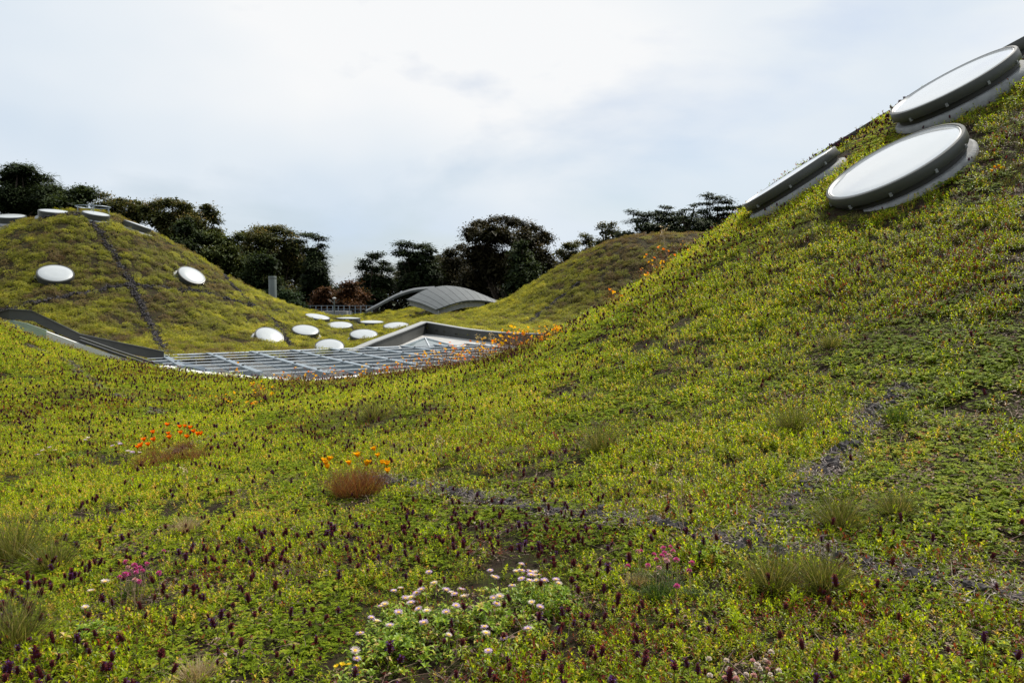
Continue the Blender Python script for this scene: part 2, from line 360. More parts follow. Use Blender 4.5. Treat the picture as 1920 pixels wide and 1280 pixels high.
# ------------------------------------------------------------------ opening over the courtyard: walls, ledge, parapets
cv = []
for x, y in PIT: cv += [(x, y, float(h(x, y)) - .12), (x, y, -9)]
k = len(PIT); wf = [(2 * i, 2 * ((i + 1) % k), 2 * ((i + 1) % k) + 1, 2 * i + 1) for i in range(k)]
me = bpy.data.meshes.new('courtyard_wall'); me.from_pydata(cv, [], wf); me.materials.append(M['wall'])
tag(part('courtyard_wall', me), 'pale wall going down round the open courtyard', 'wall')
me = bpy.data.meshes.new('courtyard_floor'); me.from_pydata([(x, y, -8.9) for x, y in PIT], [], [tuple(range(k))]); me.materials.append(M['floor'])
tag(part('courtyard_floor', me), 'pale paved floor of the courtyard far below the steel frame', None, None, 'structure')

def wall_strip(name, mtl, pts, thick, low, parent=None, off=0., cap=0):
    """pts (x,y,ztop); wall of given thickness hanging `low` below its top"""
    mb = MB(); pts = [Vector(p) for p in pts]; nrm = []
    for i in range(len(pts)):
        d = (pts[min(i + 1, len(pts) - 1)] - pts[max(i - 1, 0)]); d.z = 0; d.normalize(); nrm.append(Vector((-d.y, d.x, 0)))
    V = []; 
    for p, n in zip(pts, nrm):
        a = p + n * (off + thick / 2); b = p + n * (off - thick / 2); lo = low if not cap else cap
        V += [a, b, b - Vector((0, 0, lo)), a - Vector((0, 0, lo))]
    F_ = []
    for i in range(len(pts) - 1):
        for j in range(4): F_.append((i * 4 + j, i * 4 + (j + 1) % 4, i * 4 + 4 + (j + 1) % 4, i * 4 + 4 + j))
    F_ += [(0, 1, 2, 3), tuple(4 * (len(pts) - 1) + j for j in (3, 2, 1, 0))]
    return mb.add(V, F_).build(name, mtl, parent)
K = (-4.2, 37, -1.13)
o = empty('parapet', (-4.2, 37, -1.8), 'dark parapet forming a corner behind the steel frame with a pale top edge', 'parapet')
lw = [P(655, 660, 28.2), P(700, 641, 29.9), P(750, 622.5, 32.8), K]
rw = [K, P(835, 610.5, 35.8), P(873, 617, 34.5), P(905, 621, 33.5), P(940, 624, 32.5), P(980, 626, 31.3), (1.67, 30, -1.40), (4.3, 27.0, -1.3)]
wall_strip('wing', M['parapet'], lw, .22, .95, o); wall_strip('wing', M['parapet'], rw, .22, .95, o)
wall_strip('coping', M['parapet_cap'], [(x, y, z + .045) for x, y, z in lw], .34, .042, o, cap=.042)
wall_strip('coping', M['parapet_cap'], [(x, y, z + .04) for x, y, z in rw], .30, .036, o, cap=.036)
# sloping pale ledge between parapet and frame
me = bpy.data.meshes.new('ledge'); me.from_pydata([(-5.95, 28.2, -2.22), (-4.2, 37, -1.66), (1.7, 30, -1.98), (3.9, 27.3, -1.98), (2.4, 26.9, -2.35), (-3.75, 31.5, -2.08), (-5.2, 28.6, -2.3)], [], [(0, 6, 5, 1), (1, 5, 4, 3, 2)]); me.materials.append(M['ledge'])
tag(part('concrete_ledge', me), 'pale concrete ledge sloping inside the corner parapet', 'ledge')
# little glazed gable in the corner
o = empty('glass_gable', (-3.8, 33, -2.2), 'small pointed glazed rooflight with white bars in front of the corner parapet', 'rooflight')
A_ = Vector(P(797, 634, 33.2)); B_ = Vector(P(752, 651, 31.2)); C_ = Vector(P(860, 651, 30.9)); D_ = Vector(P(806, 652, 30.4)); 
for a, b, c_ in ((A_, B_, D_), (A_, D_, C_)):
    me = bpy.data.meshes.new('pane'); me.from_pydata([a, b, c_], [], [(0, 1, 2)]); me.materials.append(M['glass_dark']); part('pane', me, o)
me = bpy.data.meshes.new('pane'); me.from_pydata([A_, C_, B_], [], [(0, 1, 2)]); me.materials.append(M['glass_dark']); part('pane', me, o)
for a, b in ((A_, B_), (A_, C_), (A_, D_), (B_, D_), (D_, C_)): MB().beam(a + Vector((0, 0, .02)), b + Vector((0, 0, .02)), .05, .05).build('glazing_bar', M['rod'], o)

def localise(o):
    for c_ in o.children: c_.location = c_.location - o.location
for nm in ('parapet', 'glass_gable'): localise(bpy.data.objects[nm])
# near kerb of the opening
def ground_line(pts, dz): return [(x, y, float(h(x, y)) + dz) for x, y in pts]
def subdiv(pts, n=4):
    r = []
    for (x1, y1), (x2, y2) in zip(pts[:-1], pts[1:]):
        for i in range(n): r.append((x1 + (x2 - x1) * i / n, y1 + (y2 - y1) * i / n))
    return r + [pts[-1]]
nk = subdiv([(-9.6, 21), (-7.07, 19.2), (-4.67, 17.7), (-1.6, 20.6), (1.5, 22.6), (3.6, 25.5)])
tag(wall_strip('roof_kerb', M['white'], ground_line(nk, .07), .36, .35), 'white kerb along the near edge of the steel frame, behind the flowers', 'kerb')
# left parapet
o = empty('left_parapet', (-14.4, 22, -1.2), 'long dark bent parapet at the left edge below the left dome', 'parapet')
lp = [P(-45, 600, 21.9), P(0, 586, 21.95), P(17, 580.5, 22.0), P(60, 583.5, 22.3), P(100, 603, 22.6), P(151, 627.5, 22.9), P(200, 638, 23.2), P(307, 660, 24.0)]
wall_strip('fascia', M['parapet'], lp, .10, .27, o)
wall_strip('coping', M['lid'], [(x, y, z + .03) for x, y, z in lp], .17, .03, o, cap=.028)
pb = MB().box(-.04, .04, -.04, .04, -1.6, -.2).mesh('bracket', M['parapet'])
for q in (lp[2], lp[4], lp[5], lp[6]): part('bracket', pb, o, (q[0] + .02, q[1] + .12, q[2]))
o = empty('clerestory', (-13, 21.7, -1.6), 'pale glazed strip with a dark rail under the left parapet', 'clerestory')
gp = [P(-30, 600, 21.9), P(22, 600, 21.9), P(50, 606, 21.85), P(88, 619, 21.8)]
wall_strip('glass_strip', M['glass'], gp, .05, .45, o)
wp = [P(88, 621, 21.75), P(160, 648, 21.6), P(230, 671, 21.4), P(297, 693, 21.1)]
wall_strip('white_panel', M['white'], wp, .06, .5, o)
dr = [P(150, 637, 21.7), P(220, 662, 21.45), P(298, 688, 21.1)]
wall_strip('rail', M['dark'], dr, .12, .05, o); wall_strip('rail', M['parapet'], [(x, y, z + .09) for x, y, z in dr], .07, .05, o)
for nm in ('left_parapet', 'clerestory'): localise(bpy.data.objects[nm])
o = empty('vent_box', P(978, 626, 33), 'low pale box with a dark opening on the grass behind the parapet', 'vent', 'pale vent boxes by the parapet')
MB().box(-.25, .25, -.2, .2, -.15, .05).build('box', M['curb'], o); MB().box(-.12, .12, -.203, -.19, -.09, .02).build('opening', M['dark'], o)
o = empty('vent_box', P(1043, 626, 27.5), 'low pale box half hidden by the near slope at the right end of the parapet', 'vent', 'pale vent boxes by the parapet')
MB().box(-.25, .25, -.2, .2, -.3, .05).build('box', M['curb'], o); MB().box(-.12, .12, -.203, -.19, -.09, .02).build('opening', M['dark'], o)

# ------------------------------------------------------------------ open steel frame over the courtyard
U = Vector((.84, .54, 0)).normalized(); W = Vector((.5, -.86, 0)).normalized(); O = Vector((-11.5, 24.85, -1.99))
fr = empty('canopy_frame', O, 'open blue-grey steel grid of beams and pale rods over the courtyard', 'canopy')
def near_v(u):        # how far the frame reaches towards the viewer
    return float(np.interp(u, [-.6, 0, 1.3, 2.6, 5.9, 8.5, 11.5], [2.2, 4.6, 7.5, 9.0, 8.4, 8.0, 7.6]))
def L(u, v, z=0): return U * u + W * v + Vector((0, 0, z))
for i in range(9):
    u = .15 + i * 1.42; vl = near_v(u)
    bm_ = MB(); bm_.beam(L(u, -.1, .17), L(u, vl, .17), .17, .035); bm_.beam(L(u, -.1, .04), L(u, vl, .04), .035, .22); bm_.beam(L(u, -.1, -.10), L(u, vl, -.10), .11, .022)
    b = bm_.build('beam', M['steel'], fr)
    for v in np.arange(1.17, vl, 2.3): MB().box(-.03, .03, -.03, .03, 0, .03).build('clamp', M['lid'], b).location = L(u, v, .19)
for j in range(8):
    v = .02 + j * 1.15; us = [u for u in np.linspace(-.4, 11.4, 60) if near_v(u) > v - .1]
    if len(us) < 2: continue
    a, b = min(us), max(us)
    MB().tube([L(a, v, .15), L(b, v, .15)], .014, 8).build('rod', M['rod'], fr)
    if j % 2: MB().tube([L(a + .2, v + .42, -.22), L(b, v + .42, -.22)], .010, 6).build('lower_rod', M['rod'], fr)
MB().beam(L(-.5, -.14, .02), L(11.6, -.14, .02), .10, .12).build('edge_beam', M['steel'], fr)
MB().tube([L(-.5, -.25, .12), L(8.6, -.25, .12)], .04, 8).build('edge_rod', M['rod'], fr)
ar = [Vector(P(283, 678, 24.3)) - O, Vector(P(330, 680, 23.1)) - O, Vector(P(380, 692, 21.5)) - O, Vector(P(432, 711, 19.6)) - O]
MB().tube(ar, .085, 4).build('curved_beam', M['steel'], fr)
MB().tube([Vector(P(283, 676, 24.3)) - O, Vector(P(300, 690, 21.6)) - O, Vector(P(360, 700, 20.8)) - O], .06, 4).build('curved_beam', M['steel'], fr)
for i in range(8):
    u = .15 + i * 1.42
    for j in range(7):
        v = .02 + j * 1.15
        if v + 1.15 > near_v(u) - .2: continue
        if j < 5 and random.random() < .72 or random.random() < .3: continue
        zz = -.62; tl = .0
        mb = MB(); mb.box8([L(u + .1, v + .1, zz), L(u + 1.32, v + .1, zz), L(u + 1.32, v + 1.0, zz + tl), L(u + .1, v + 1.0, zz + tl), L(u + .1, v + .1, zz + .015), L(u + 1.32, v + .1, zz + .015), L(u + 1.32, v + 1.0, zz + .015 + tl), L(u + .1, v + 1.0, zz + .015 + tl)])
        mb.build('pane', M['glass'], fr)
for i in range(0, 17):
    for j in range(0, 7, 1):
        u = .15 + i * .71; v = .02 + j * 1.15
        if v < near_v(u) and (i + j) % 3 == 0: MB().tube([L(u, v, .1), L(u, v, -.5)], .012, 4).build('strut', M['rod'], fr)
# white sun sails and furniture glimpsed below the frame
def sail(u, v, z, s, rot, label):
    mb = MB(); c_, s_ = math.cos(rot), math.sin(rot)
    Vt = [(s * (c_ * a - s_ * b), s * (s_ * a + c_ * b), zz) for a, b, zz in ((-1, -1, 0), (1, -1, 0), (1, 1, 0), (-1, 1, 0), (0, 0, .5 * s))]
    mb.add(Vt + [(x, y, zz - .04) for x, y, zz in Vt], [(0, 1, 4), (1, 2, 4), (2, 3, 4), (3, 0, 4), (6, 5, 9), (7, 6, 9), (8, 7, 9), (5, 8, 9), (0, 5, 6, 1), (1, 6, 7, 2), (2, 7, 8, 3), (3, 8, 5, 0)])
    p = O + L(u, v, z); e = empty('sun_shade', p, label, 'sun shade', 'white sun shades in the courtyard')
    mb.build('cloth', M['white'], e); MB().tube([(0, 0, .5 * s), (0, 0, -9 - p.z)], .04, 6).build('pole', M['rod'], e)
sail(4.6, 2.3, -1.6, .9, .4, 'white peaked sun shade under the middle of the steel frame')
sail(1.7, 3.2, -1.5, .8, .9, 'white sun shade under the left part of the steel frame')
sail(7.2, 4.6, -2.0, .9, .2, 'white sun shade under the right part of the steel frame')
sail(3.2, 6.4, -2.4, 1.0, .6, 'white sun shade nearest the viewer under the steel frame')
# deck of pale ceiling boards ringed by dark frames just inside the court
o = empty('glazed_screen', O + L(5, -.6, -1), 'glass screen with dark mullions below the far edge of the steel frame', 'glass screen')
for i in range(12):
    MB().beam(L(-5.3 + i * .98, .3, -.2), L(-5.3 + i * .98, .3, -4), .05, .05, (0, 1, 0)).build('mullion', M['dark'], o)
    MB().box8([L(-5.25 + i * .98, .3, -3), L(-4.37 + i * .98, .3, -3), L(-4.37 + i * .98, .32, -3), L(-5.25 + i * .98, .32, -3), L(-5.25 + i * .98, .3, .3), L(-4.37 + i * .98, .3, .3), L(-4.37 + i * .98, .32, .3), L(-5.25 + i * .98, .32, .3)]).build('pane', M['glass'], o)
for z in (.35, -.9, -2): MB().beam(L(-5.3, .31, z), L(6, .31, z), .06, .06).build('transom', M['dark'], o)

# ------------------------------------------------------------------ far metal roof, railing, lamp, pipe
def shell(name, front, back, thick, parent, n=24, m=8, mtl=None):
    fr_ = np.array([P(*q) for q in front]); bk = np.array([P(*q) for q in back])
    def cs(a, s):       # smooth resample
        t = np.linspace(0, 1, len(a)); return np.stack([np.interp(s, t, np.convolve(np.pad(a[:, i], 0), [1], 'same')) for i in range(3)], -1)
    s = np.linspace(0, 1, n + 1); Fp = cs(fr_, s); Bp = cs(bk, s)
    for _ in range(3):
        for A in (Fp, Bp): A[1:-1] = .25 * A[:-2] + .5 * A[1:-1] + .25 * A[2:]
    G = np.array([Fp * (1 - t) + Bp * t + np.array([0, 0, .22 * .35 * math.sin(math.pi * t)]) for t in np.linspace(0, 1, m + 1)])
    w = n + 1; V = G.reshape(-1, 3); Vb = V - np.array([0, 0, thick]); nV = len(V)
    Fq = [(j * w + i, j * w + i + 1, (j + 1) * w + i + 1, (j + 1) * w + i) for j in range(m) for i in range(n)]
    Fb = [tuple(nV + q for q in f[::-1]) for f in Fq]
    bd = [i for i in range(w)] + [j * w + n for j in range(1, m + 1)] + [m * w + i for i in range(n - 1, -1, -1)] + [j * w for j in range(m - 1, 0, -1)]
    Fs_ = [(bd[i], nV + bd[i], nV + bd[(i + 1) % len(bd)], bd[(i + 1) % len(bd)]) for i in range(len(bd))]
    o = MB().add(np.concatenate([V, Vb]), Fq + Fb + Fs_).build(name, mtl or M['roofmetal'], parent, True); return G, o
o = empty('metal_roof', P(840, 575, 56), 'curved grey metal roof shell on the far mound', 'metal roof')
o.location = (0, 0, 0)
G, _ = shell('roof_sheet', [(817, 580, 50.5), (842, 571, 51), (870, 563, 52), (900, 562, 53), (925, 566, 54), (954, 575, 55)],
          [(763, 561, 54), (797, 542, 56), (835, 534, 58), (876, 540, 58), (915, 556, 57), (954, 574, 56)], .10, o)
for j in range(1, 24, 2):
    MB().tube([tuple(G[i][j] + np.array([0, 0, .005])) for i in range(9)], .012, 4).build('seam', M['lid'], o)
wall_strip('white_fascia', M['curb'], [tuple(G[0][i] - np.array([0, -.25, .12])) for i in range(0, 17)], .06, .35, o)
wall_strip('white_fascia', M['curb'], [tuple(G[i][0] - np.array([-.2, 0, .12])) for i in range(0, 9)], .06, .30, o)
o = empty('arched_canopy', (0, 0, 0), 'thin dark arched metal canopy edge rising behind the far mound, left of the shell roof', 'canopy')
shell('arch_sheet', [(686, 583, 58), (712, 570, 59.5), (742, 554, 61), (775, 543, 62), (815, 540, 62)], [(686, 582, 62), (712, 568, 63), (742, 551, 64), (775, 540, 65), (815, 537, 65)], .18, o, 20, 3)

o = empty('roof_railing', P(620, 586, 80), 'thin distant metal railing along the far roof edge', 'railing')
bx_ = P(620, 586, 80)
pm = MB().box(-.035, .035, -.035, .035, -1.4, .72).mesh('post', M['steel'])
for k in range(16): part('post', pm, o, ((540 + k * 10.5 - 620) / 1440 * 80, 0, 0))
for z in (.72, .35, .0, -.35): MB().beam((-4.6, 0, z), (4.6, 0, z), .05, .04).build('handrail' if z > .7 else 'rail', M['steel'], o)
tag(MB().box(-3.9, -.4, 79, 82, -2.2, -1.28).build('roof_slab', M['curb']), 'flat pale roof strip behind the railing', 'roof slab')
bpy.data.objects['roof_slab'].location = (-16.6, 0, 0)
q = P(627, 586, 78); o = empty('lamp_post', q, 'slim lamp post standing at the distant railing', 'lamp post')
MB().tube([(0, 0, -1), (0, 0, 1.35)], [.09, .06]).build('post', M['pipe'], o)
MB().lathe([(.02, 1.35), (.2, 1.4), (.22, 1.48), (.05, 1.56)], 10, True).build('lamp_head', M['rim'], o)
for sx in (-1, 1): MB().tube([(0, 0, .9), (sx * .5, 0, 1.35)], .02, 5).build('arm', M['pipe'], o)
q = P(512, 590, 62); o = empty('vent_pipe', q, 'tall round grey pipe rising at the right foot of the left dome', 'vent pipe')
MB().lathe([(.31, -1.5), (.31, 3.07), (.29, 3.1), (.28, 2.6)], 24).build('pipe', M['pipe'], o, True)
MB().lathe([(.325, 2.9), (.325, 2.96)], 24).build('collar', M['lid'], o)

# ------------------------------------------------------------------ leaves: shared builders
def leaves(base, dirv, length, width, cup=.18, droop=.25, roll=None):
    """arrays of n folded leaves: 5 verts / 4 tris each (base, left, mid, right, tip)"""
    base = np.asarray(base, float); n = len(base); d = dirv / np.linalg.norm(dirv, axis=1, keepdims=True)
    up = np.tile([0, 0, 1.], (n, 1)); s = np.cross(d, up); ln = np.linalg.norm(s, axis=1, keepdims=True); s = np.where(ln < .15, np.array([1., 0, 0]), s / np.maximum(ln, 1e-6))
    u = np.cross(s, d)
    if roll is not None:
        c_, s_ = np.cos(roll)[:, None], np.sin(roll)[:, None]; s, u = s * c_ + u * s_, u * c_ - s * s_
    Ln = np.asarray(length).reshape(-1, 1) * np.ones((n, 1)); Wd = np.asarray(width).reshape(-1, 1) * np.ones((n, 1))
    mid = base + d * Ln * .5 + u * Ln * .04; tip = base + d * Ln - np.array([0, 0, 1.]) * Ln * droop
    l = mid + s * Wd * .5 + u * Wd * cup; r = mid - s * Wd * .5 + u * Wd * cup
    V = np.stack([base, l, mid, r, tip], 1).reshape(-1, 3); b = np.arange(n)[:, None] * 5
    F_ = np.concatenate([b + [0, 1, 2], b + [0, 2, 3], b + [1, 4, 2], b + [2, 4, 3]])
    return V, F_
def blades(base, dirv, length, width, bend, segs=3):
    """thin curved grass blades"""
    base = np.asarray(base, float); n = len(base); d = dirv / np.linalg.norm(dirv, axis=1, keepdims=True)
    a = rng.rand(n) * 6.283; s = np.stack([np.cos(a), np.sin(a), 0 * a], -1); Ln = np.asarray(length).reshape(-1, 1) * np.ones((n, 1))
    hd = d.copy(); hd[:, 2] = 0; V = []
    for k in range(segs + 1):
        t = k / segs; c_ = base + d * Ln * t + (hd * 1.2 - np.array([0, 0, .45])) * Ln * bend * t * t; w = width * (1 - t) ** .7 * .5 + width * .04
        V += [c_ - s * w, c_ + s * w]
    V = np.stack(V, 1); m = 2 * (segs + 1); V = V.reshape(-1, 3); b = np.arange(n)[:, None] * m
    F_ = np.concatenate([b + [2 * k, 2 * k + 1, 2 * k + 3, 2 * k + 2] for k in range(segs)]); return V, F_
class LB:
    def __init__(s): s.V = []; s.F = []; s.a = []; s.n = 0
    def add(s, VF, lr, per):
        V, F_ = VF; s.V.append(V); s.F.append(F_ + s.n); s.n += len(V); s.a.append(np.repeat(np.asarray(lr), per) if hasattr(lr, '__len__') else np.full(len(V), lr)); return s
    def mesh(s, name, mats):
        f3 = [f for f in s.F if f.shape[1] == 3]; f4 = [f for f in s.F if f.shape[1] == 4]; Fs = []
        if f3: Fs.append(np.concatenate(f3))
        if f4: Fs.append(np.concatenate(f4))
        return mesh_np(name, np.concatenate(s.V), Fs, mats, False, {'lr': (np.concatenate(s.a).astype(np.float32), 'FLOAT')})
def rdir(n, zlo, zhi):
    a = rng.rand(n) * 6.283; z = rng.uniform(zlo, zhi, n); q = np.sqrt(np.maximum(0, 1 - z * z)); return np.stack([np.cos(a) * q, np.sin(a) * q, z], -1)
def disc_pts(n, r): a = rng.rand(n) * 6.283; q = np.sqrt(rng.rand(n)) * r; return np.stack([np.cos(a) * q, np.sin(a) * q, 0 * a], -1)

GREENS = [(0., (.22, .040, .024)), (.09, (.10, .055, .014)), (.26, (.100, .150, .005)), (.50, (.225, .310, .006)), (.78, (.36, .43, .010)), (.95, (.44, .45, .018)), (1., (.50, .34, .07))]
M['leaf'] = leaf_mat('self_heal_leaf', GREENS, .38, .5, .55)
M['leaf2'] = leaf_mat('strawberry_leaf', [(0., (.12, .02, .012)), (.08, (.05, .045, .012)), (.2, (.055, .085, .004)), (.5, (.155, .220, .006)), (.75, (.27, .35, .020)), (.93, (.44, .42, .05)), (1., (.30, .07, .03))], .65, .5, .5, spec=.1)
M['litter'] = leaf_mat('litter', [(0., (.03, .02, .015)), (.5, (.10, .06, .04)), (.8, (.16, .09, .07)), (1., (.30, .24, .18))], .7, .1)
M['fine'] = leaf_mat('mat_plant', [(0., (.13, .085, .04)), (.25, (.19, .140, .045)), (.45, (.170, .160, .030)), (.65, (.190, .205, .022)), (.85, (.28, .295, .024)), (1., (.42, .37, .05))], .6, .45, 1.1, lw=.6)
M['grass'] = leaf_mat('grass_blade', [(0., (.05, .03, .012)), (.3, (.05, .075, .012)), (.6, (.10, .13, .02)), (.85, (.22, .19, .05)), (1., (.36, .27, .12))], .5, .35, .3)
M['spike'] = leaf_mat('flower_spike', [(0., (.030, .004, .006)), (.5, (.085, .008, .014)), (.8, (.16, .014, .020)), (1., (.055, .012, .10))], .8, .2)
M['stem'] = mat('stem_dark', (.05, .04, .015), .7)

def sprig_patch(n_st, rad, hgt, ll, lw, name, matn='leaf', lo=0., hi=1.):
    lb = LB(); b = disc_pts(n_st, rad)
    for p in b:
        H_ = hgt * random.uniform(.45, 1.2); lean = rdir(1, .85, 1)[0]; k = random.randint(4, 6); s0 = random.uniform(lo, hi)
        z = np.repeat(np.linspace(.25, 1, k), 2) * H_; a0 = random.random() * 6.28
        a = np.tile([0, math.pi], k) + np.repeat(np.arange(k), 2) * 1.57 + a0 + rng.randn(2 * k) * .25
        e = np.linspace(.15, 1.1, k).repeat(2) + rng.randn(2 * k) * .2
        d = np.stack([np.cos(a) * np.cos(e), np.sin(a) * np.cos(e), np.sin(e)], -1)
        base = p + lean * z[:, None]; f = rng.uniform(.7, 1.15, 2 * k)
        lb.add(leaves(base, d, ll * f, lw * f, droop=.22), np.clip(s0 + rng.randn(2 * k) * .16, 0, 1), 5)
        lb.add(blades(p[None], lean[None], [H_], .0025, 0., 1), .3, 4)
    m_ = int(n_st * 3); q = disc_pts(m_, rad * 1.15); q[:, 2] = rng.uniform(0, hgt * .35, m_)
    lb.add(leaves(q, rdir(m_, -.1, .5), ll * rng.uniform(.5, .9, m_), lw * rng.uniform(.8, 1.3, m_)), np.clip(rng.rand(m_) * .5, 0, 1), 5)
    return bpy.data.objects.new(name, lb.mesh(name, [M[matn]]))
def round_patch(n, rad, hgt, ll, name):
    lb = LB(); b = disc_pts(n, rad); b[:, 2] = rng.uniform(.2, 1, n) * hgt; a0 = rng.rand(n) * 6.28; c = np.clip(.45 + rng.randn(n) * .22, 0, 1)
    for k in range(3):
        a = a0 + k * 2.09; e = rng.uniform(-.1, .5, n); d = np.stack([np.cos(a) * np.cos(e), np.sin(a) * np.cos(e), np.sin(e)], -1)
        lb.add(leaves(b, d, ll * rng.uniform(.7, 1.2, n), ll * .78, cup=.12, droop=.1), c, 5)
    return bpy.data.objects.new(name, lb.mesh(name, [M['leaf2']]))
def fine_patch(n, rad, hgt, ll, lw, name):
    lb = LB(); b = disc_pts(n, rad); rr = np.hypot(b[:, 0], b[:, 1]) / rad
    b[:, 2] = hgt * (1 - rr ** 2) * rng.uniform(.3, 1, n)
    lb.add(leaves(b, rdir(n, .0, .95), ll * rng.uniform(.6, 1.3, n), lw), np.clip(.5 + rng.randn(n) * .25, 0, 1), 5)
    return bpy.data.objects.new(name, lb.mesh(name, [M['fine']]))
def litter_patch(n, rad, name):
    lb = LB(); b = disc_pts(n, rad); b[:, 2] = rng.uniform(0, .03, n)
    lb.add(blades(b, rdir(n, -.05, .35), rng.uniform(.04, .13, n), .003, .3, 3), rng.rand(n), 8)
    m_ = n // 2; q = disc_pts(m_, rad); q[:, 2] = rng.uniform(.005, .03, m_); lb.add(leaves(q, rdir(m_, -.1, .4), .02, .011), rng.rand(m_), 5)
    return bpy.data.objects.new(name, lb.mesh(name, [M['litter']]))
def grass_patch(n, rad, hgt, name):
    lb = LB(); b = disc_pts(n, rad); lb.add(blades(b, rdir(n, .75, 1), rng.uniform(.5, 1.1, n) * hgt, .0028, .35, 3), np.clip(rng.rand(n), 0, 1), 8)
    return bpy.data.objects.new(name, lb.mesh(name, [M['grass']]))

def scatter(name, pts, rot, scl, tone, idx, protos, label, cat):
    me = mesh_np(name, pts, [], (), False, {'prot': (rot.astype(np.float32), 'FLOAT_VECTOR'), 'pscl': (scl.astype(np.float32), 'FLOAT'), 'tone': (tone.astype(np.float32), 'FLOAT'), 'pidx': (idx.astype(np.int32), 'INT')})
    o = part(name, me); tag(o, label, cat, None, 'stuff')
    g = bpy.data.node_groups.new(name + '_nodes', 'GeometryNodeTree')
    g.interface.new_socket('Geometry', in_out='INPUT', socket_type='NodeSocketGeometry'); g.interface.new_socket('Geometry', in_out='OUTPUT', socket_type='NodeSocketGeometry')
    i = g.nodes.new('NodeGroupInput'); u = g.nodes.new('NodeGroupOutput'); p = g.nodes.new('GeometryNodeInstanceOnPoints'); j = g.nodes.new('GeometryNodeJoinGeometry')
    for ob in reversed(protos):
        q = g.nodes.new('GeometryNodeObjectInfo'); q.inputs['Object'].default_value = ob; q.inputs['As Instance'].default_value = True; g.links.new(q.outputs['Geometry'], j.inputs[0])
    def na(nm, t): a = g.nodes.new('GeometryNodeInputNamedAttribute'); a.data_type = t; a.inputs['Name'].default_value = nm; return a.outputs['Attribute']
    g.links.new(i.outputs[0], p.inputs['Points']); g.links.new(j.outputs[0], p.inputs['Instance']); p.inputs['Pick Instance'].default_value = True
    g.links.new(na('pidx', 'INT'), p.inputs['Instance Index']); g.links.new(na('prot', 'FLOAT_VECTOR'), p.inputs['Rotation']); g.links.new(na('pscl', 'FLOAT'), p.inputs['Scale'])
    g.links.new(p.outputs[0], u.inputs[0]); md = o.modifiers.new('scatter', 'NODES'); md.node_group = g; return o
def euler_from(nrm, spin, amt=1.):
    n = nrm * amt + np.array([0, 0, 1.]) * (1 - amt); n /= np.linalg.norm(n, axis=1, keepdims=True)
    x = np.stack([np.cos(spin), np.sin(spin), 0 * spin], -1); y = np.cross(n, x); y /= np.linalg.norm(y, axis=1, keepdims=True); x = np.cross(y, n)
    ry = -np.arcsin(np.clip(x[:, 2], -1, 1)); rx = np.arctan2(y[:, 2], n[:, 2]); rz = np.arctan2(x[:, 1], x[:, 0]); return np.stack([rx, ry, rz], -1)
def sample(y0, y1, dens, extra=1.5):
    """random ground points in the wedge of ground the photo could see, thinned by dens(x,y) per m2 (max given)"""
    dmax = dens[0]; xr = .74 * y1 + extra; n = int(dmax * (y1 - y0) * 2 * xr)
    x = rng.uniform(-xr, xr, n); y = rng.uniform(y0, y1, n); k = np.abs(x) < .74 * y + extra; x, y = x[k], y[k]
    d = dens[1](x, y); k = rng.rand(len(x)) * dmax < d; x, y = x[k], y[k]
    k = ~in_poly(x, y, PIT); return x[k], y[k]
SKY_OBJ = [(o_.location.copy(), o_.scale[0]) for o_ in scene.objects if o_.name.startswith('skylight')]
def clear(x, y, z=None):
    """plants keep off gravel strips and skylights"""
    k = np.ones(len(x), bool)
    for pts, w in STRIPS: k &= (seg_dist(x, y, pts) > w * np.where(y < 20, .1 + 1.1 * vn(x * 3, y * 3, 8), .9 + .4 * vn(x, y, 8))) | (rng.rand(len(x)) < np.where(y < 20, .42, .03))
    for l, r_ in SKY_OBJ: k &= np.hypot(x - l.x, y - l.y) > r_ * 1.0
    return k
def visible(x, y, z, up=.35, slack=14):
    """drop points that hide well behind nearer ground (seen from near the photo's position)"""
    n = len(x); ok = np.ones(n, bool)
    for cx in (-.8, .8):
        pass
    t = np.linspace(.08, .96, 26); el = (z + up) / y; m = np.full(n, -9.)
    for k in t: m = np.maximum(m, h(x * k, y * k) / (y * k) if k > .02 else m)
    return m < el + slack / 1440

# low growth round the showy plants, so that these stand free
LOW = [(hit(a, b)[:2], c_) for a, b, c_ in [(335, 868, .30), (320, 850, .25), (280, 858, .25), (668, 935, .26), (640, 915, .2), (705, 915, .2), (790, 1225, .30), (720, 1180, .22), (860, 1175, .25), (930, 1190, .2), (1000, 1140, .26), (1050, 1140, .2), (860, 1110, .2), (720, 1120, .2), (1240, 1100, .22), (1200, 1100, .15), (1270, 1105, .15), (250, 1110, .22), (240, 1135, .12), (1400, 1270, .16), (660, 1270, .12), (180, 1150, .2), (80, 865, .25), (230, 865, .25)]]
def low(x, y):
    f = np.ones(len(x))
    for c_, r_ in LOW: f = np.minimum(f, .62 + .38 * sstep(.6, 1.2, np.hypot(x - c_[0], (y - c_[1]) * .8) / r_))
    return f
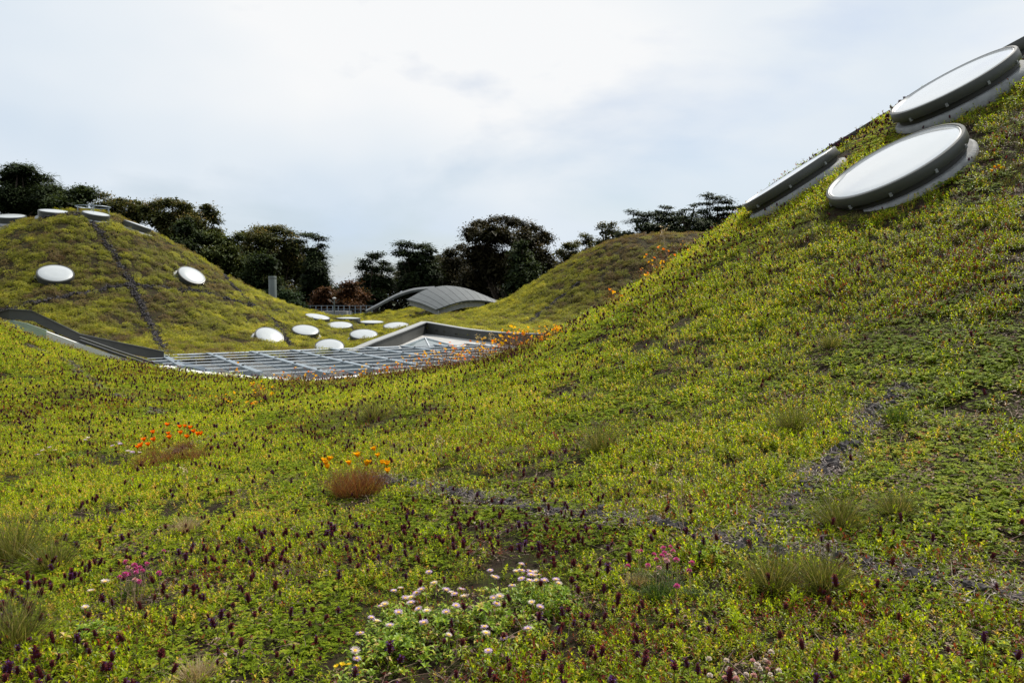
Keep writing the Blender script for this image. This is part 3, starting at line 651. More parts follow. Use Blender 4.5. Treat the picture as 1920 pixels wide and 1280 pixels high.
# near meadow -------------------------------------------------------
s1 = [sprig_patch(9, .10, .075, .036, .011, 'sprig_proto'), sprig_patch(11, .11, .055, .030, .009, 'sprig_proto'), sprig_patch(7, .09, .10, .042, .010, 'sprig_proto'), sprig_patch(10, .10, .06, .026, .012, 'sprig_proto')]
s2 = [round_patch(26, .10, .045, .022, 'round_proto'), round_patch(34, .11, .035, .016, 'round_proto'), round_patch(20, .10, .05, .028, 'round_proto')]
s3 = [litter_patch(26, .12, 'litter_proto'), litter_patch(18, .10, 'litter_proto')]
s4 = [grass_patch(45, .09, .13, 'grass_proto'), grass_patch(30, .07, .09, 'grass_proto')]
s5 = [fine_patch(70, .16, .11, .050, .022, 'mat_proto'), fine_patch(60, .13, .07, .060, .018, 'mat_proto'), fine_patch(80, .15, .17, .046, .024, 'mat_proto')]
def near_tone(x, y):
    t = .50 + .95 * (fbm(x * .55, y * .55, 21) - .5) + .70 * (fbm(x * 2.4, y * 2.4, 31) - .5)
    t = t + .14 * sstep(6, 12, y) * sstep(-3, 2, x) * (1 - sstep(8, 12, x)) - .10 * sstep(3.5, 7, x) * (1 - sstep(9, 14, y)) + .07
    return np.clip(t, 0, 1)
def near_dens(x, y):
    gap = sstep(.26, .44, fbm(x * 1.9, y * 1.9, 41)); return np.clip(300 * (1 - .55 * sstep(6, 14, y)) * (.18 + .22 * sstep(2, 4, x) + (.82 - .22 * sstep(2, 4, x)) * gap), 0, 300)
x, y = sample(1.3, 24, (300, near_dens)); k = clear(x, y); x, y = x[k], y[k]; z = h(x, y); k = visible(x, y, z); x, y, z = x[k], y[k], z[k]
kind = fbm(x * .9, y * .9, 51) + .42 * (rng.rand(len(x)) - .5) + .10 * sstep(1, 4, x) * (1 - sstep(5, 7, y)) - .06 * sstep(3, 5, x) * sstep(5, 7, y)
idx = np.where(kind > .57, rng.randint(4, 7, len(x)), rng.randint(0, 4, len(x)))
idx = np.where(rng.rand(len(x)) < .04 + .22 * sstep(.60, .72, fbm(x * 1.4, y * 1.4, 77)), rng.randint(7, 9, len(x)), idx); gz = fbm(x * .5 + 7, y * .5, 61)
idx = np.where((gz > .66) & (rng.rand(len(x)) < .5), rng.randint(9, 11, len(x)), idx)
nn = normal(x, y); scl = rng.uniform(.5, .95, len(x)) * (.62 + .75 * fbm(x * 2.6, y * 2.6, 55)) * (1 + .5 * sstep(5, 16, y)) * low(x, y)
scatter('meadow_plants', np.stack([x, y, z - .005], -1), euler_from(nn, rng.rand(len(x)) * 6.28, .6), scl, near_tone(x, y) + .1 * rng.randn(len(x)), idx, s1 + s2 + s3 + s4, 'low green ground cover of leafy sprigs all over the near slopes', 'ground cover')
print('near', len(x))
# litter under the plants
x, y = sample(1.3, 12, (14, lambda x, y: 14 + 0 * x)); z = h(x, y)
scatter('leaf_litter', np.stack([x, y, z], -1), euler_from(normal(x, y), rng.rand(len(x)) * 6.28), rng.uniform(.9, 1.6, len(x)), 0 * x, rng.randint(0, 2, len(x)), s3, 'brown dry twigs and dead leaves between the near plants', 'litter')
# domes and valley farther off -------------------------------------
def far_tone(x, y, z):
    lump = .6 * fbm(x * 1.1, z * 3.6 + y * .5, 71) + .4 * fbm(x * 4, z * 9 + y * 2, 73); big = fbm(x * .16, y * .16, 81)
    t = .5 + 2.0 * (lump - .5) + .4 * (big - .5)
    t = t + .16 * ((x > -15) & (x < 2) & (y > 30)) - .30 * sstep(2, 8, x) * (y > 34) + .02 * sstep(2, 5, z) * (x < -10)
    return np.clip(t, 0, 1)
x, y = sample(19, 80, (42, lambda x, y: 42 * (1 - .45 * sstep(38, 70, y)))); k = clear(x, y) ; x, y = x[k], y[k]; z = h(x, y)
k = visible(x, y, z, .3, 6) & ((y > 24) | (np.hypot(x, y) > 23)); x, y, z = x[k], y[k], z[k]
tn = far_tone(x, y, z); k = rng.rand(len(x)) < .30 + .15 * (x > 2) + .8 * sstep(.30, .66, tn); x, y, z, tn = x[k], y[k], z[k], tn[k]
scatter('dome_plants', np.stack([x, y, z - .01], -1), euler_from(normal(x, y), rng.rand(len(x)) * 6.28, .9), rng.uniform(.6, 1.7, len(x)), tn + .08 * rng.randn(len(x)), rng.randint(0, 3, len(x)), s5, 'low yellow-green mat plants over the far domes and valley', 'ground cover')
print('far', len(x))

# gravel strips -----------------------------------------------------
M['rock'] = mat('lava_gravel', (.042, .037, .038), .9, noise=(30, .5))
def rock(name, s):
    bm = MB(); V = []
    r_ = np.random.RandomState(s); a = np.linspace(0, 6.283, 6, endpoint=False)
    for zz, q in ((-.5, .55), (.0, 1.), (.45, .7)): V += [(math.cos(t) * q * r_.uniform(.7, 1.2), math.sin(t) * q * r_.uniform(.7, 1.2), zz * r_.uniform(.8, 1.2)) for t in a + r_.rand() * .5]
    F_ = [(i * 6 + j, i * 6 + (j + 1) % 6, i * 6 + 6 + (j + 1) % 6, i * 6 + 6 + j) for i in range(2) for j in range(6)] + [tuple(range(12, 18))]
    return bpy.data.objects.new(name, bm.add(np.array(V) * .02, F_).mesh(name, M['rock']))
rk = [rock('rock_proto', i) for i in range(4)]
X_, Y_, S_ = [], [], []
for pts, w in STRIPS:
    for (x1, y1), (x2, y2) in zip(pts[:-1], pts[1:]):
        L_ = math.hypot(x2 - x1, y2 - y1); far = y1 > 20; m_ = int(L_ * w * 2 * (260 if far else 900)); t = rng.rand(m_); off = rng.randn(m_) * w * (.5 if far else .38)
        X_.append(x1 + (x2 - x1) * t - (y2 - y1) / (L_ + 1e-6) * off); Y_.append(y1 + (y2 - y1) * t + (x2 - x1) / (L_ + 1e-6) * off); S_.append((.35 + 1.5 * rng.rand(m_) ** 2.2) * (2.2 if far else 1.1))
x, y, s_ = map(np.concatenate, (X_, Y_, S_)); z = h(x, y)
scatter('gravel_strips', np.stack([x, y, z + .012 * s_], -1), rng.rand(len(x), 3) * 6.28, s_, 0 * x, rng.randint(0, 4, len(x)), rk, 'dark lava gravel laid in crossing strips over the roof', 'gravel')
X_, Y_ = [], []
for pts, w in STRIPS[:5]:
    for (x1, y1), (x2, y2) in zip(pts[:-1], pts[1:]):
        m_ = int(math.hypot(x2 - x1, y2 - y1) * 12); t = rng.rand(m_); X_.append(x1 + (x2 - x1) * t + rng.randn(m_) * w * .8); Y_.append(y1 + (y2 - y1) * t + rng.randn(m_) * w * .8)
x, y = map(np.concatenate, (X_, Y_)); z = h(x, y)
M['twig'] = leaf_mat('grey_twig', [(0., (.05, .04, .04)), (.5, (.16, .12, .11)), (1., (.38, .33, .30))], .7, .05)
tw = litter_patch(34, .13, 'twig_proto'); tw.data.materials[0] = M['twig']
scatter('twig_mat', np.stack([x, y, z + .02], -1), euler_from(normal(x, y), rng.rand(len(x)) * 6.28), rng.uniform(.7, 1.2, len(x)), 0 * x, 0 * rng.randint(0, 2, len(x)), [tw], 'grey-brown dead twigs over the near gravel strips', 'twigs')

# ------------------------------------------------------------------ dark flower spikes
def spike_mesh(seed, open_=False):
    r_ = np.random.RandomState(seed); lb = LB(); k = r_.randint(5, 8); H_ = r_.uniform(.022, .036)
    core = MB().lathe([(.002, -.002), (.0062, .003), (.0068, H_ * .6), (.003, H_), (.0005, H_ + .002)], 6); V = np.concatenate(core.v); lb.add((V, np.array(core.f)), .25, 1 if False else len(V)) if False else None
    lb.V.append(V); lb.F.append(np.array(core.f)); lb.a.append(np.full(len(V), .2)); lb.n += len(V)
    for i in range(k):
        z = H_ * (i + .3) / k; m_ = 6; a = np.arange(m_) * 1.047 + i * .5; rr = .0058 * (1 - .45 * (i / k) ** 2)
        b = np.stack([np.cos(a) * rr, np.sin(a) * rr, np.full(m_, z)], -1); e = r_.uniform(.1, .8, m_); d = np.stack([np.cos(a) * np.cos(e), np.sin(a) * np.cos(e), np.sin(e)], -1)
        lr = np.clip(r_.rand(m_) * .8, 0, .85); big = r_.rand(m_) < (.45 if open_ else .06); lr[big] = 1.
        lb.add(leaves(b, d, np.where(big, .012, .0085), np.where(big, .008, .0062), cup=.3, droop=0), lr, 5)
    return lb.mesh('flower_head', [M['spike']]), H_
SPK = [spike_mesh(i, i in (1, 4)) for i in range(6)]
STM = [MB().tube([(0, 0, -.02), (.004 * (i - 1), .003, .05), (0, 0, .09)], .0014, 4).mesh('stem', M['stem']) for i in range(3)]
LFM = []
for i in range(2):
    b = np.array([[0, 0, .03 + .03 * i], [0, 0, .03 + .03 * i], [0, 0, .06], [0, 0, .06], [0, 0, .082], [0, 0, .082]]); a = np.array([0, 3.14, 1.57, 4.7, .4, 3.6]); d = np.stack([np.cos(a), np.sin(a), .6 + 0 * a], -1)
    LFM.append(LB().add(leaves(b, d, np.array([.035, .03, .03, .03, .018, .018]), .009), rng.uniform(.4, .9, 6), 5).mesh('leaves', [M['leaf']]))
def spk_dens(x, y):
    n = fbm(x * .9, y * .9, 91); px, py = project(np.stack([x, y, h(x, y)], -1))
    base = (7 + 18 * sstep(.40, .66, n)) * (1 + 1.1 * sstep(6, 9, y))
    base = base * (1 + 6.5 * (1 - sstep(4.0, 5.6, y)) * (1 - sstep(-.2, 1.2, x)) * sstep(-3.4, -2.2, x))         # drift at the lower left
    base = base * (1 + 1.0 * sstep(9, 13, y) * sstep(-2, 5, x)) * (1 - .55 * sstep(.8, 2.5, x) * (1 - sstep(7, 10, y)))
    return np.clip(base, 0, 120)
x, y = sample(2.2, 21, (120, spk_dens), .6); k = clear(x, y); x, y = x[k], y[k]; z = h(x, y); k = visible(x, y, z, .15, 4); x, y, z = x[k], y[k], z[k]
k = (low(x, y) > .9) | (rng.rand(len(x)) < .25); x, y, z = x[k], y[k], z[k]
px, py = project(np.stack([x, y, z + .12], -1)); order = np.argsort(y + 100 * ((px < 0) | (px > 1920) | (py > 1285) | (py < 0)))
near_i = order[:300]; rest = order[300:]
SC = [(-1e9, 1160, -1, 480, 'dark maroon flower spike in the drift by the bottom left corner'), (-1e9, 1160, 480, 660, 'dark purple flower spike in the dense drift left of the pale daisies'),
      (-1e9, 1160, 660, 1100, 'dark flower spike among or just in front of the pale daisies'), (-1e9, 1160, 1100, 1450, 'dark purple flower spike at the bottom edge right of the daisies'), (-1e9, 1160, 1450, 3000, 'dark flower spike among the yellow-green leaves in the bottom right corner'),
      (0, 0, -1, 480, 'dark flower spike between the left grass tufts and the small pink flowers'), (0, 0, 480, 900, 'dark purple flower spike in the drift behind and left of the pale daisies'),
      (0, 0, 900, 1300, 'dark flower spike between the daisies and the pink thrift'), (0, 0, 1300, 3000, 'dark flower spike near the grass tufts beside the gravel strip')]
for i in near_i:
    lab = None
    for s in SC:
        if s[1] and py[i] <= s[1]: continue
        if s[2] <= px[i] < s[3]: lab = s[4]; break
    lab = lab or SC[0][4]
    s = random.uniform(.6, 1.3); v_ = random.randrange(6); pl = lab.split('spike ', 1)[1]
    lab = ('tall ' if s > 1.08 else 'short ' if s < .92 else '') + ('purple-tinged' if v_ in (1, 4) else 'maroon') + ' flower spike ' + pl
    e = empty('flower_spike', (x[i], y[i], z[i]), lab, 'flower', lab.replace('spike', 'spikes'))
    e.scale = (s, s, s * random.uniform(.8, 1.2)); e.rotation_euler = (random.gauss(0, .2), random.gauss(0, .2), random.random() * 6.28)
    part('stem', random.choice(STM), e); f = part('flower_head', SPK[v_][0], e, (0, 0, .088)); f.scale = (1.0, 1.0, 1.05); part('leaves', random.choice(LFM), e)
def joined_spike(i):
    me, H_ = SPK[i]; n = len(me.vertices); V = np.empty(n * 3); me.vertices.foreach_get('co', V); V = V.reshape(-1, 3) * 1.0 + [0, 0, .088]
    lb = LB(); F3 = np.array([tuple(p.vertices) for p in me.polygons if len(p.vertices) == 3]); F4 = np.array([tuple(p.vertices) for p in me.polygons if len(p.vertices) == 4])
    lb.V.append(V); lb.F += [F3] + ([F4] if len(F4) else []); lr = np.empty(n, np.float32); me.attributes['lr'].data.foreach_get('value', lr); lb.a.append(lr); lb.n = n
    lb.add(blades(np.zeros((1, 3)), np.array([[0, 0, 1.]]), [.09], .003, 0, 1), .3, 4)
    return bpy.data.objects.new('spike_proto', lb.mesh('spike_proto', [M['spike']]))
JS = [joined_spike(i) for i in range(6)]
a = rest; m_ = len(a)
rot = np.stack([rng.randn(m_) * .22, rng.randn(m_) * .22, rng.rand(m_) * 6.28], -1)
scatter('distant_flower_spikes', np.stack([x[a], y[a], z[a] - .01], -1), rot, rng.uniform(.5, 1.25, m_) * (1 + .25 * sstep(8, 15, y[a])), 0 * x[a], rng.randint(0, 6, m_), JS, 'thousands of tiny dark flower spikes over the slopes beyond the nearest ones', 'flowers')
print('spikes', len(x))
# ------------------------------------------------------------------ flowering plants and tufts, each a thing of its own
def hexmat(nm, c, trans=.3): return leaf_mat(nm, [(0., tuple(q * .75 for q in c)), (1., c)], .5, trans, tcol=1.1)
M['orange'] = hexmat('poppy_orange', (.98, .26, .004), .5); M['gold'] = hexmat('poppy_gold', (.98, .55, .008), .5); M['yellow'] = hexmat('flower_yellow', (.95, .70, .03))
M['pink'] = hexmat('thrift_pink', (.62, .10, .34)); M['palepink'] = hexmat('faded_pink', (.62, .34, .36)); M['lilac'] = hexmat('daisy_lilac', (.66, .50, .74)); M['whitef'] = hexmat('flower_white', (.78, .68, .68))
M['disc'] = mat('daisy_centre', (.75, .45, .03), .8)
M['redstem'] = leaf_mat('red_foliage', [(0., (.09, .03, .015)), (.5, (.20, .07, .03)), (.8, (.26, .13, .04)), (1., (.18, .19, .03))], .6, .3)
M['lush'] = leaf_mat('lush_leaf', [(0., (.30, .20, .04)), (.08, (.06, .10, .012)), (.4, (.15, .25, .02)), (.75, (.30, .40, .04)), (.93, (.44, .46, .06)), (1., (.5, .36, .12))], .42, .35)
M['tuft'] = leaf_mat('tuft_blade', [(0., (.07, .045, .018)), (.3, (.060, .080, .014)), (.65, (.115, .14, .026)), (.9, (.25, .21, .07)), (1., (.42, .34, .19))], .5, .3)
M['tuftg'] = leaf_mat('tuft_green', [(0., (.02, .04, .008)), (.6, (.05, .10, .014)), (1., (.12, .17, .03))], .5, .3)
M['tan'] = leaf_mat('dry_tan', [(0., (.20, .13, .07)), (1., (.55, .45, .28))], .7, .2)
def petal_flower(nm, mtl, n, length, width, elev, cup=.3, rings=1, jitter=.1):
    lb = LB()
    for r_ in range(rings):
        a = np.arange(n) * 2 * math.pi / n + r_ * .3 + rng.randn(n) * jitter * .5; e = elev + r_ * .25 + rng.randn(n) * jitter
        d = np.stack([np.cos(a) * np.cos(e), np.sin(a) * np.cos(e), np.sin(e)], -1); lb.add(leaves(d * .002, d, length * (1 - .1 * r_) * rng.uniform(.85, 1.1, n), width, cup=cup, droop=-.08), rng.rand(n), 5)
    return lb.mesh(nm, [mtl])
def ball_flower(nm, mtl, rad, n=60):
    d = rdir(n, -.3, 1); return LB().add(leaves(d * rad * .3, d, rad * rng.uniform(.6, .8, n), rad * .55, cup=.1, droop=0), rng.rand(n), 5).mesh(nm, [mtl])
def poppy(m): 
    lb = LB()
    for k in range(4):
        a = k * 1.571 + rng.randn() * .1
        for da, e, w in ((-.35, .95, .022), (0, 1.0, .026), (.35, .95, .022)):
            d = np.array([[math.cos(a + da) * math.cos(e), math.sin(a + da) * math.cos(e), math.sin(e)]]); lb.add(leaves(d * .001, d, .031 * random.uniform(.9, 1.1), w, cup=.25, droop=-.12), rng.rand(1), 5)
    return lb.mesh('petals', [m])
FM = {'orange': [poppy(M['orange']) for _ in range(3)], 'gold': [poppy(M['gold']) for _ in range(3)],
      'daisy': [petal_flower('petals', M['lilac'], 26, .0165, .0035, e, .1, 2) for e in (.05, .2, -.1)],
      'daisyw': [petal_flower('petals', M['whitef'], 26, .0155, .0035, e, .1, 2) for e in (.05, .3, .15)],
      'thrift': [ball_flower('flower_ball', M['pink'], .0125) for _ in range(2)], 'fade': [ball_flower('flower_ball', M['palepink'], .011) for _ in range(2)], 'pom': [ball_flower('flower_ball', M['whitef'], .011) for _ in range(2)],
      'star': [petal_flower('petals', M['yellow'], 10, .014, .005, .5, .2, 2) for _ in range(2)], 'monkey': [petal_flower('petals', M['gold'], 5, .032, .028, .35, .2, 1, .3) for _ in range(3)],
      'monkeyo': [petal_flower('petals', M['orange'], 5, .028, .026, .5, .2, 1, .3) for _ in range(2)]}
CEN = MB().lathe([(.006, .0), (.0058, .0025), (.003, .0045), (.0005, .005)], 10).mesh('centre', M['disc'], True)
def stalk(lb, a, b, w=.0030, lr=.5, bow=.01):
    a = np.array(a); b = np.array(b); s = np.array([1., 0, 0]); m_ = (a + b) / 2 + np.array([rng.randn() * bow, rng.randn() * bow, 0]); V = []
    for c_, q in ((a, 1.2), (m_, 1), (b, .8)):
        for t in (0, 2.09, 4.19): V.append(c_ + np.array([math.cos(t), math.sin(t), 0]) * w * .5 * q)
    F_ = [(i * 3 + j, i * 3 + (j + 1) % 3, i * 3 + 3 + (j + 1) % 3, i * 3 + 3 + j) for i in range(2) for j in range(3)]; lb.V.append(np.array(V)); lb.F.append(np.array(F_) + lb.n); lb.a.append(np.full(9, lr)); lb.n += 9
def flower_plant(name, label, cat, base, fl, kinds, stem_px=None, foliage=None, fmat='lush', smat='lush', group=None, size=1., center=False, parts_label=None):
    """fl: where each flower stands in the photo; found on the ground below it"""
    if base is not None: b = hit(*base)
    else:
        q = [hit(px, py + stem_px) for px, py in fl]; b = np.mean(q, 0); b[2] = float(h(b[0], b[1]))
    o = empty(name, tuple(b), label, cat, group); sl = LB(); fo = LB()
    for i, (px, py) in enumerate(fl):
        if stem_px: g = hit(px, py + stem_px * random.uniform(.85, 1.15)); f = np.array(P(px, py, g[1]))
        else: g = b + np.append(rng.randn(2) * .02, -.01); f = np.array(P(px, py, b[1] + rng.uniform(-.06, .06)))
        stalk(sl, g - b, f - b); kd = kinds[i % len(kinds)]
        m_ = part('flower', random.choice(FM[kd]), o, tuple(f - b)); s = size * random.uniform(.85, 1.15); m_.scale = (s, s, s); m_.rotation_euler = (random.gauss(0, .14), random.gauss(0, .14), random.random() * 6)
        if center: part('flower_centre', CEN, m_, (0, 0, .001))
        if stem_px and foliage: foliage(fo, g - b)
    if not stem_px and foliage: foliage(fo, np.zeros(3))
    part('stems', sl.mesh('stems', [M[smat]]), o)
    if fo.V: part('foliage', fo.mesh('foliage', [M[fmat]]), o)
    return o
def fol_feather(r_, hh, n):
    def f(lb, c):
        p = disc_pts(n, r_) + c; d = rdir(n, .7, 1); d[:, :2] += (p - c)[:, :2] / r_ * .35; lb.add(blades(p, d, rng.uniform(.4, 1., n) * hh, .003, .15, 3), rng.rand(n), 8)
        m_ = n * 2; q = disc_pts(m_, r_ * 1.3) + c; q[:, 2] += rng.uniform(.02, hh * .8, m_); lb.add(leaves(q, rdir(m_, .0, .9), .014, .003), rng.rand(m_), 5)
    return f
def fol_leafy(r_, n, ll=.035, lw=.014, hh=.03):
    def f(lb, c):
        p = disc_pts(n, r_) + c; p[:, 2] += rng.uniform(0, hh, n) - .5 * np.hypot(p[:, 0] - c[0], p[:, 1] - c[1]) * .1; lb.add(leaves(p, rdir(n, .1, .8), ll * rng.uniform(.6, 1.3, n), lw, cup=.2), rng.rand(n), 5)
    return f
flower_plant('poppy_plant', 'low clump of bright orange poppies with reddish stems on the left', 'poppies', (335, 856), [(313, 800), (287, 814), (337, 804), (346, 802), (355, 805), (339, 815), (316, 816), (318, 824), (351, 823), (363, 813), (371, 818), (377, 817), (290, 828), (271, 828), (278, 837), (265, 839), (258, 842)], ['orange'], 44, fol_feather(.06, .19, 80), 'redstem', 'redstem', size=1.5)
flower_plant('poppy_plant', 'rust-red bushy poppy clump with golden yellow flowers left of centre', 'poppies', (668, 925), [(607, 868), (617, 865), (615, 880), (611, 873), (655, 873), (686, 875), (690, 872), (703, 846), (708, 858), (715, 871), (726, 874), (726, 887), (672, 858)], ['gold'], None, fol_feather(.17, .27, 1200), 'redstem', 'redstem', size=1.5)
flower_plant('poppy_plant', 'small yellow poppies high on the right slope below the biggest skylight', 'poppies', (1872, 330), [(1864, 316), (1872, 314), (1878, 318), (1860, 323)], ['gold'], None, fol_feather(.04, .06, 40), 'lush', 'lush')
flower_plant('thrift_plant', 'pink thrift clump with a dense green cushion right of centre', 'thrift', None, [(1246, 1037), (1241, 1043), (1255, 1042), (1268, 1050), (1297, 1056), (1292, 1070), (1236, 1064), (1231, 1049), (1269, 1099), (1202, 1034), (1196, 1034), (1177, 1062), (1244, 1028), (1257, 1026), (1250, 1050), (1226, 1040), (1215, 1060), (1262, 1033)], ['thrift', 'thrift', 'fade', 'thrift'], 62, fol_feather(.03, .05, 40), 'tuftg', 'tan', size=1.25)
flower_plant('thrift_plant', 'small bunch of mauve-pink thrift above a tiny green tuft on the left', 'thrift', None, [(236, 1054), (252, 1060), (255, 1067), (248, 1070), (255, 1073), (267, 1070), (276, 1057), (240, 1063), (235, 1077), (241, 1077), (225, 1082), (253, 1087), (261, 1090), (298, 1074), (307, 1033), (271, 1039), (262, 1064)], ['thrift', 'thrift', 'thrift', 'fade'], 58, None, 'tuftg', 'tan', size=1.25)
DZ = [(685, 132), (725, 220), (410, 282), (462, 263), (590, 298), (625, 272), (500, 338), (545, 333), (545, 375), (605, 422), (670, 440), (448, 452), (310, 402), (340, 388), (235, 492), (278, 520), (380, 553), (147, 612), (108, 752), (120, 810), (820, 277), (860, 298), (885, 305), (940, 275), (960, 327), (897, 398), (820, 450), (645, 532), (1190, 338), (1240, 328), (1215, 382), (1120, 562), (1132, 612), (840, 627), (1275, 652), (1460, 580), (1150, 748),
      (1410, 75), (1370, 130), (1410, 122), (1478, 130), (1515, 140), (1545, 155), (1485, 158), (1510, 165), (1410, 185), (1475, 203), (1525, 200), (1590, 203), (1680, 195), (1700, 225), (1165, 120), (1190, 172), (1210, 180), (1335, 240), (1490, 372), (1555, 410)]
seeds = [((200, 620), 'pale daisies at the lower left of the daisy patch, above the yellow stonecrop'), ((520, 390), 'crowded lilac daisies in the left middle of the daisy patch'), ((700, 175), 'two lilac daisies standing apart at the upper left of the daisy patch'),
         ((880, 320), 'white and pink daisies in the centre of the daisy patch'), ((1170, 640), 'few daisies with one open white face low in the patch'), ((1195, 170), 'faded tan daisies between the centre and the far right daisies'), ((1500, 160), 'tight bunch of lilac daisies at the upper right of the daisy patch'), ((1240, 345), 'pair of pale lilac daisies on tall stems just right of centre in the patch'), ((1470, 520), 'lone daisies at the right edge of the patch beside yellow withered leaves')]
gr = {}
for p in DZ: gr.setdefault(min(range(len(seeds)), key=lambda i: math.hypot(p[0] - seeds[i][0][0], p[1] - seeds[i][0][1])), []).append((640 + p[0] / 4.174, 1040 + p[1] / 4.174))
for i, fl in gr.items(): flower_plant('daisy_plant', seeds[i][1], 'daisies', None, fl, ['daisy', 'daisyw', 'daisy'], 58, fol_leafy(.075, 46, .032, .013, .05), 'lush', 'lush', 'seaside daisies in the foreground', center=True, size=1.15)
# leafy mounds that the daisies grow from
for px, py, w, lab in ((790, 1215, .20, 'broad mound of lush daisy leaves without flowers at the bottom centre'), (925, 1180, .13, 'lush green daisy leaves between the daisies and the dark spikes'), (1040, 1150, .12, 'green and withered yellow leaves at the right end of the daisy patch'), (1325, 1065, .09, 'rosette of broad green leaves right of the pink thrift'), (745, 1255, .13, 'leafy green mound at the bottom edge by the yellow stonecrop'), (140, 870, .16, 'low pale green leafy cushion left of the orange poppies'), (165, 1225, .15, 'glossy strawberry leaves by the lower left grass tuft')):
    b = hit(px, py); lb = LB()
    for k in range(int(w * 170)):
        c_ = disc_pts(1, w)[0]; rr = np.hypot(c_[0], c_[1]) / w; c_[2] = .11 * (1 - rr * rr); n = 9; a = np.arange(n) * 2.4 + random.random() * 6; e = np.linspace(.1, 1.1, n)
        d = np.stack([np.cos(a) * np.cos(e), np.sin(a) * np.cos(e), np.sin(e)], -1); lb.add(leaves(np.tile(c_, (n, 1)), d, .038 * rng.uniform(.7, 1.2, n), .015, cup=.15), np.clip(random.gauss(.5, .15) + rng.randn(n) * .2, 0, 1), 5)
    tag(part('leafy_plant', lb.mesh('leafy_plant', [M['lush']]), None, tuple(b)), lab, 'leafy plant')
flower_plant('aster_plant', 'scattered pale lilac asters far left behind the leafy cushion', 'asters', None, [(70, 852), (80, 845), (93, 839), (103, 844), (160, 824), (165, 821), (211, 836), (222, 829), (225, 832), (240, 846), (248, 847), (262, 848)], ['daisy', 'daisyw'], 30, None, size=1.5)
flower_plant('white_daisy_plant', 'three separate white daisies on single stems at the left', 'daisies', None, [(197, 1091), (170, 1108), (160, 1139)], ['daisyw'], 56, None, size=1.25, center=True)
flower_plant('strawberry_flowers', 'few tiny white strawberry flowers at the bottom left corner', 'flowers', None, [(59, 1217), (240, 1263), (232, 1260), (215, 1215)], ['daisyw'], 20, None, size=.95)
flower_plant('buckwheat_plant', 'low plant with round creamy white flower heads at the bottom right of centre', 'buckwheat', None, [(1362, 1238), (1376, 1264), (1411, 1238), (1434, 1238), (1425, 1254), (1439, 1254), (1460, 1257), (1399, 1264), (1413, 1266), (1366, 1254), (1329, 1235), (1359, 1270), (1331, 1266), (1444, 1264), (1380, 1272), (1420, 1246), (1446, 1222), (1440, 1242)], ['pom', 'pom', 'fade'], 34, fol_leafy(.03, 16, .016, .008, .01), 'lush', 'redstem', size=1.1)
flower_plant('stonecrop_plant', 'yellow stonecrop with pale pinkish leaves at the bottom edge', 'stonecrop', None, [(642, 1247), (655, 1247), (670, 1256), (672, 1262), (632, 1250), (668, 1250)], ['star'], 22, fol_leafy(.03, 30, .012, .006, .015), 'tan', 'tan')
# monkey flowers on the crest by the steel frame
MK = [(431, 712, 30), (470, 745, 26), (503, 752, 34), (520, 722, 30), (545, 724, 34), (572, 726, 38), (598, 727, 34), (636, 725, 34), (668, 722, 30), (700, 717, 36), (728, 713, 36), (752, 710, 42), (778, 706, 40), (800, 704, 44), (818, 701, 44), (836, 699, 46), (852, 696, 50), (868, 693, 44), (884, 690, 46), (900, 686, 48), (914, 683, 46), (930, 679, 50), (946, 674, 50), (960, 669, 52), (975, 664, 44), (992, 656, 40), (1008, 648, 34), (1024, 640, 30), (1042, 632, 26), (1148, 574, 34), (1160, 568, 26), (1205, 540, 26), (1222, 524, 32), (1240, 510, 34), (1255, 497, 38), (1280, 478, 26), (415, 760, 24), (450, 775, 22)]
ORD = ['leftmost', 'second from the left', 'third from the left', 'fourth from the left', 'fifth from the left', 'sixth from the left', 'seventh from the left', 'fifth from the right', 'fourth from the right', 'third from the right', 'second from the right', 'rightmost']
ZN = [('of the loose orange monkey flowers in the green meadow', 'monkey flowers in the meadow'), ('of the thin monkey flowers before the left of the steel frame', 'monkey flowers before the left of the frame'), ('of the bushy monkey flowers before the right of the steel frame', 'monkey flowers before the right of the frame'),
      ('of the tall monkey flowers before the dark corner parapet', 'monkey flowers before the parapet'), ('of the monkey flowers low on the right slope edge', 'monkey flowers low on the slope edge'), ('of the reddish monkey flowers high on the right slope edge', 'monkey flowers high on the slope edge')]
def zone(px, by): return 0 if px < 480 or by > 740 else 1 if px < 690 else 2 if px < 860 else 3 if px < 1060 else 4 if px < 1180 else 5
MK.sort()
for k, (px, by, hp) in enumerate(MK):
    b = hit(px, by + 3); dep = b[1]; H_ = hp * dep / 1440
    zz = zone(px, by); mem = [m for m in MK if zone(m[0], m[1]) == zz]; q = mem.index((px, by, hp)); n_ = len(mem)
    lab = (ORD[q] if q < (n_ + 1) // 2 or n_ - q > 5 else ORD[12 - (n_ - q)]) + ' ' + ZN[zz][0]; g_ = ZN[zz][1]
    o = empty('monkey_flower', tuple(b), lab, 'flower', g_); st = LB(); fl = []
    for _ in range(14 if hp > 30 else 8):
        t = np.append(rng.randn(2) * .17, H_ * random.uniform(.45, 1.1)); stalk(st, np.append(rng.randn(2) * .03, -.03), t, .007, random.random(), .03); fl.append(t)
        m_ = 20; s = rng.rand(m_) ** .8; q = s[:, None] * t + rng.randn(m_, 3) * .022; st.add(leaves(q, rdir(m_, -.1, .8), .035, .016), rng.rand(m_), 5)
    part('stems', st.mesh('stems', [M['redstem']]), o)
    for t in fl[:(7 if 690 < px < 1060 else 4)]:
        for q in range(2):
            m_ = part('flower', random.choice(FM[random.choice(['monkey', 'monkey', 'monkeyo'])]), o, tuple(t + rng.randn(3) * .03)); s = random.uniform(.8, 1.2); m_.scale = (s, s, s); m_.rotation_euler = (random.gauss(.4, .4), random.gauss(0, .5), random.random() * 6)
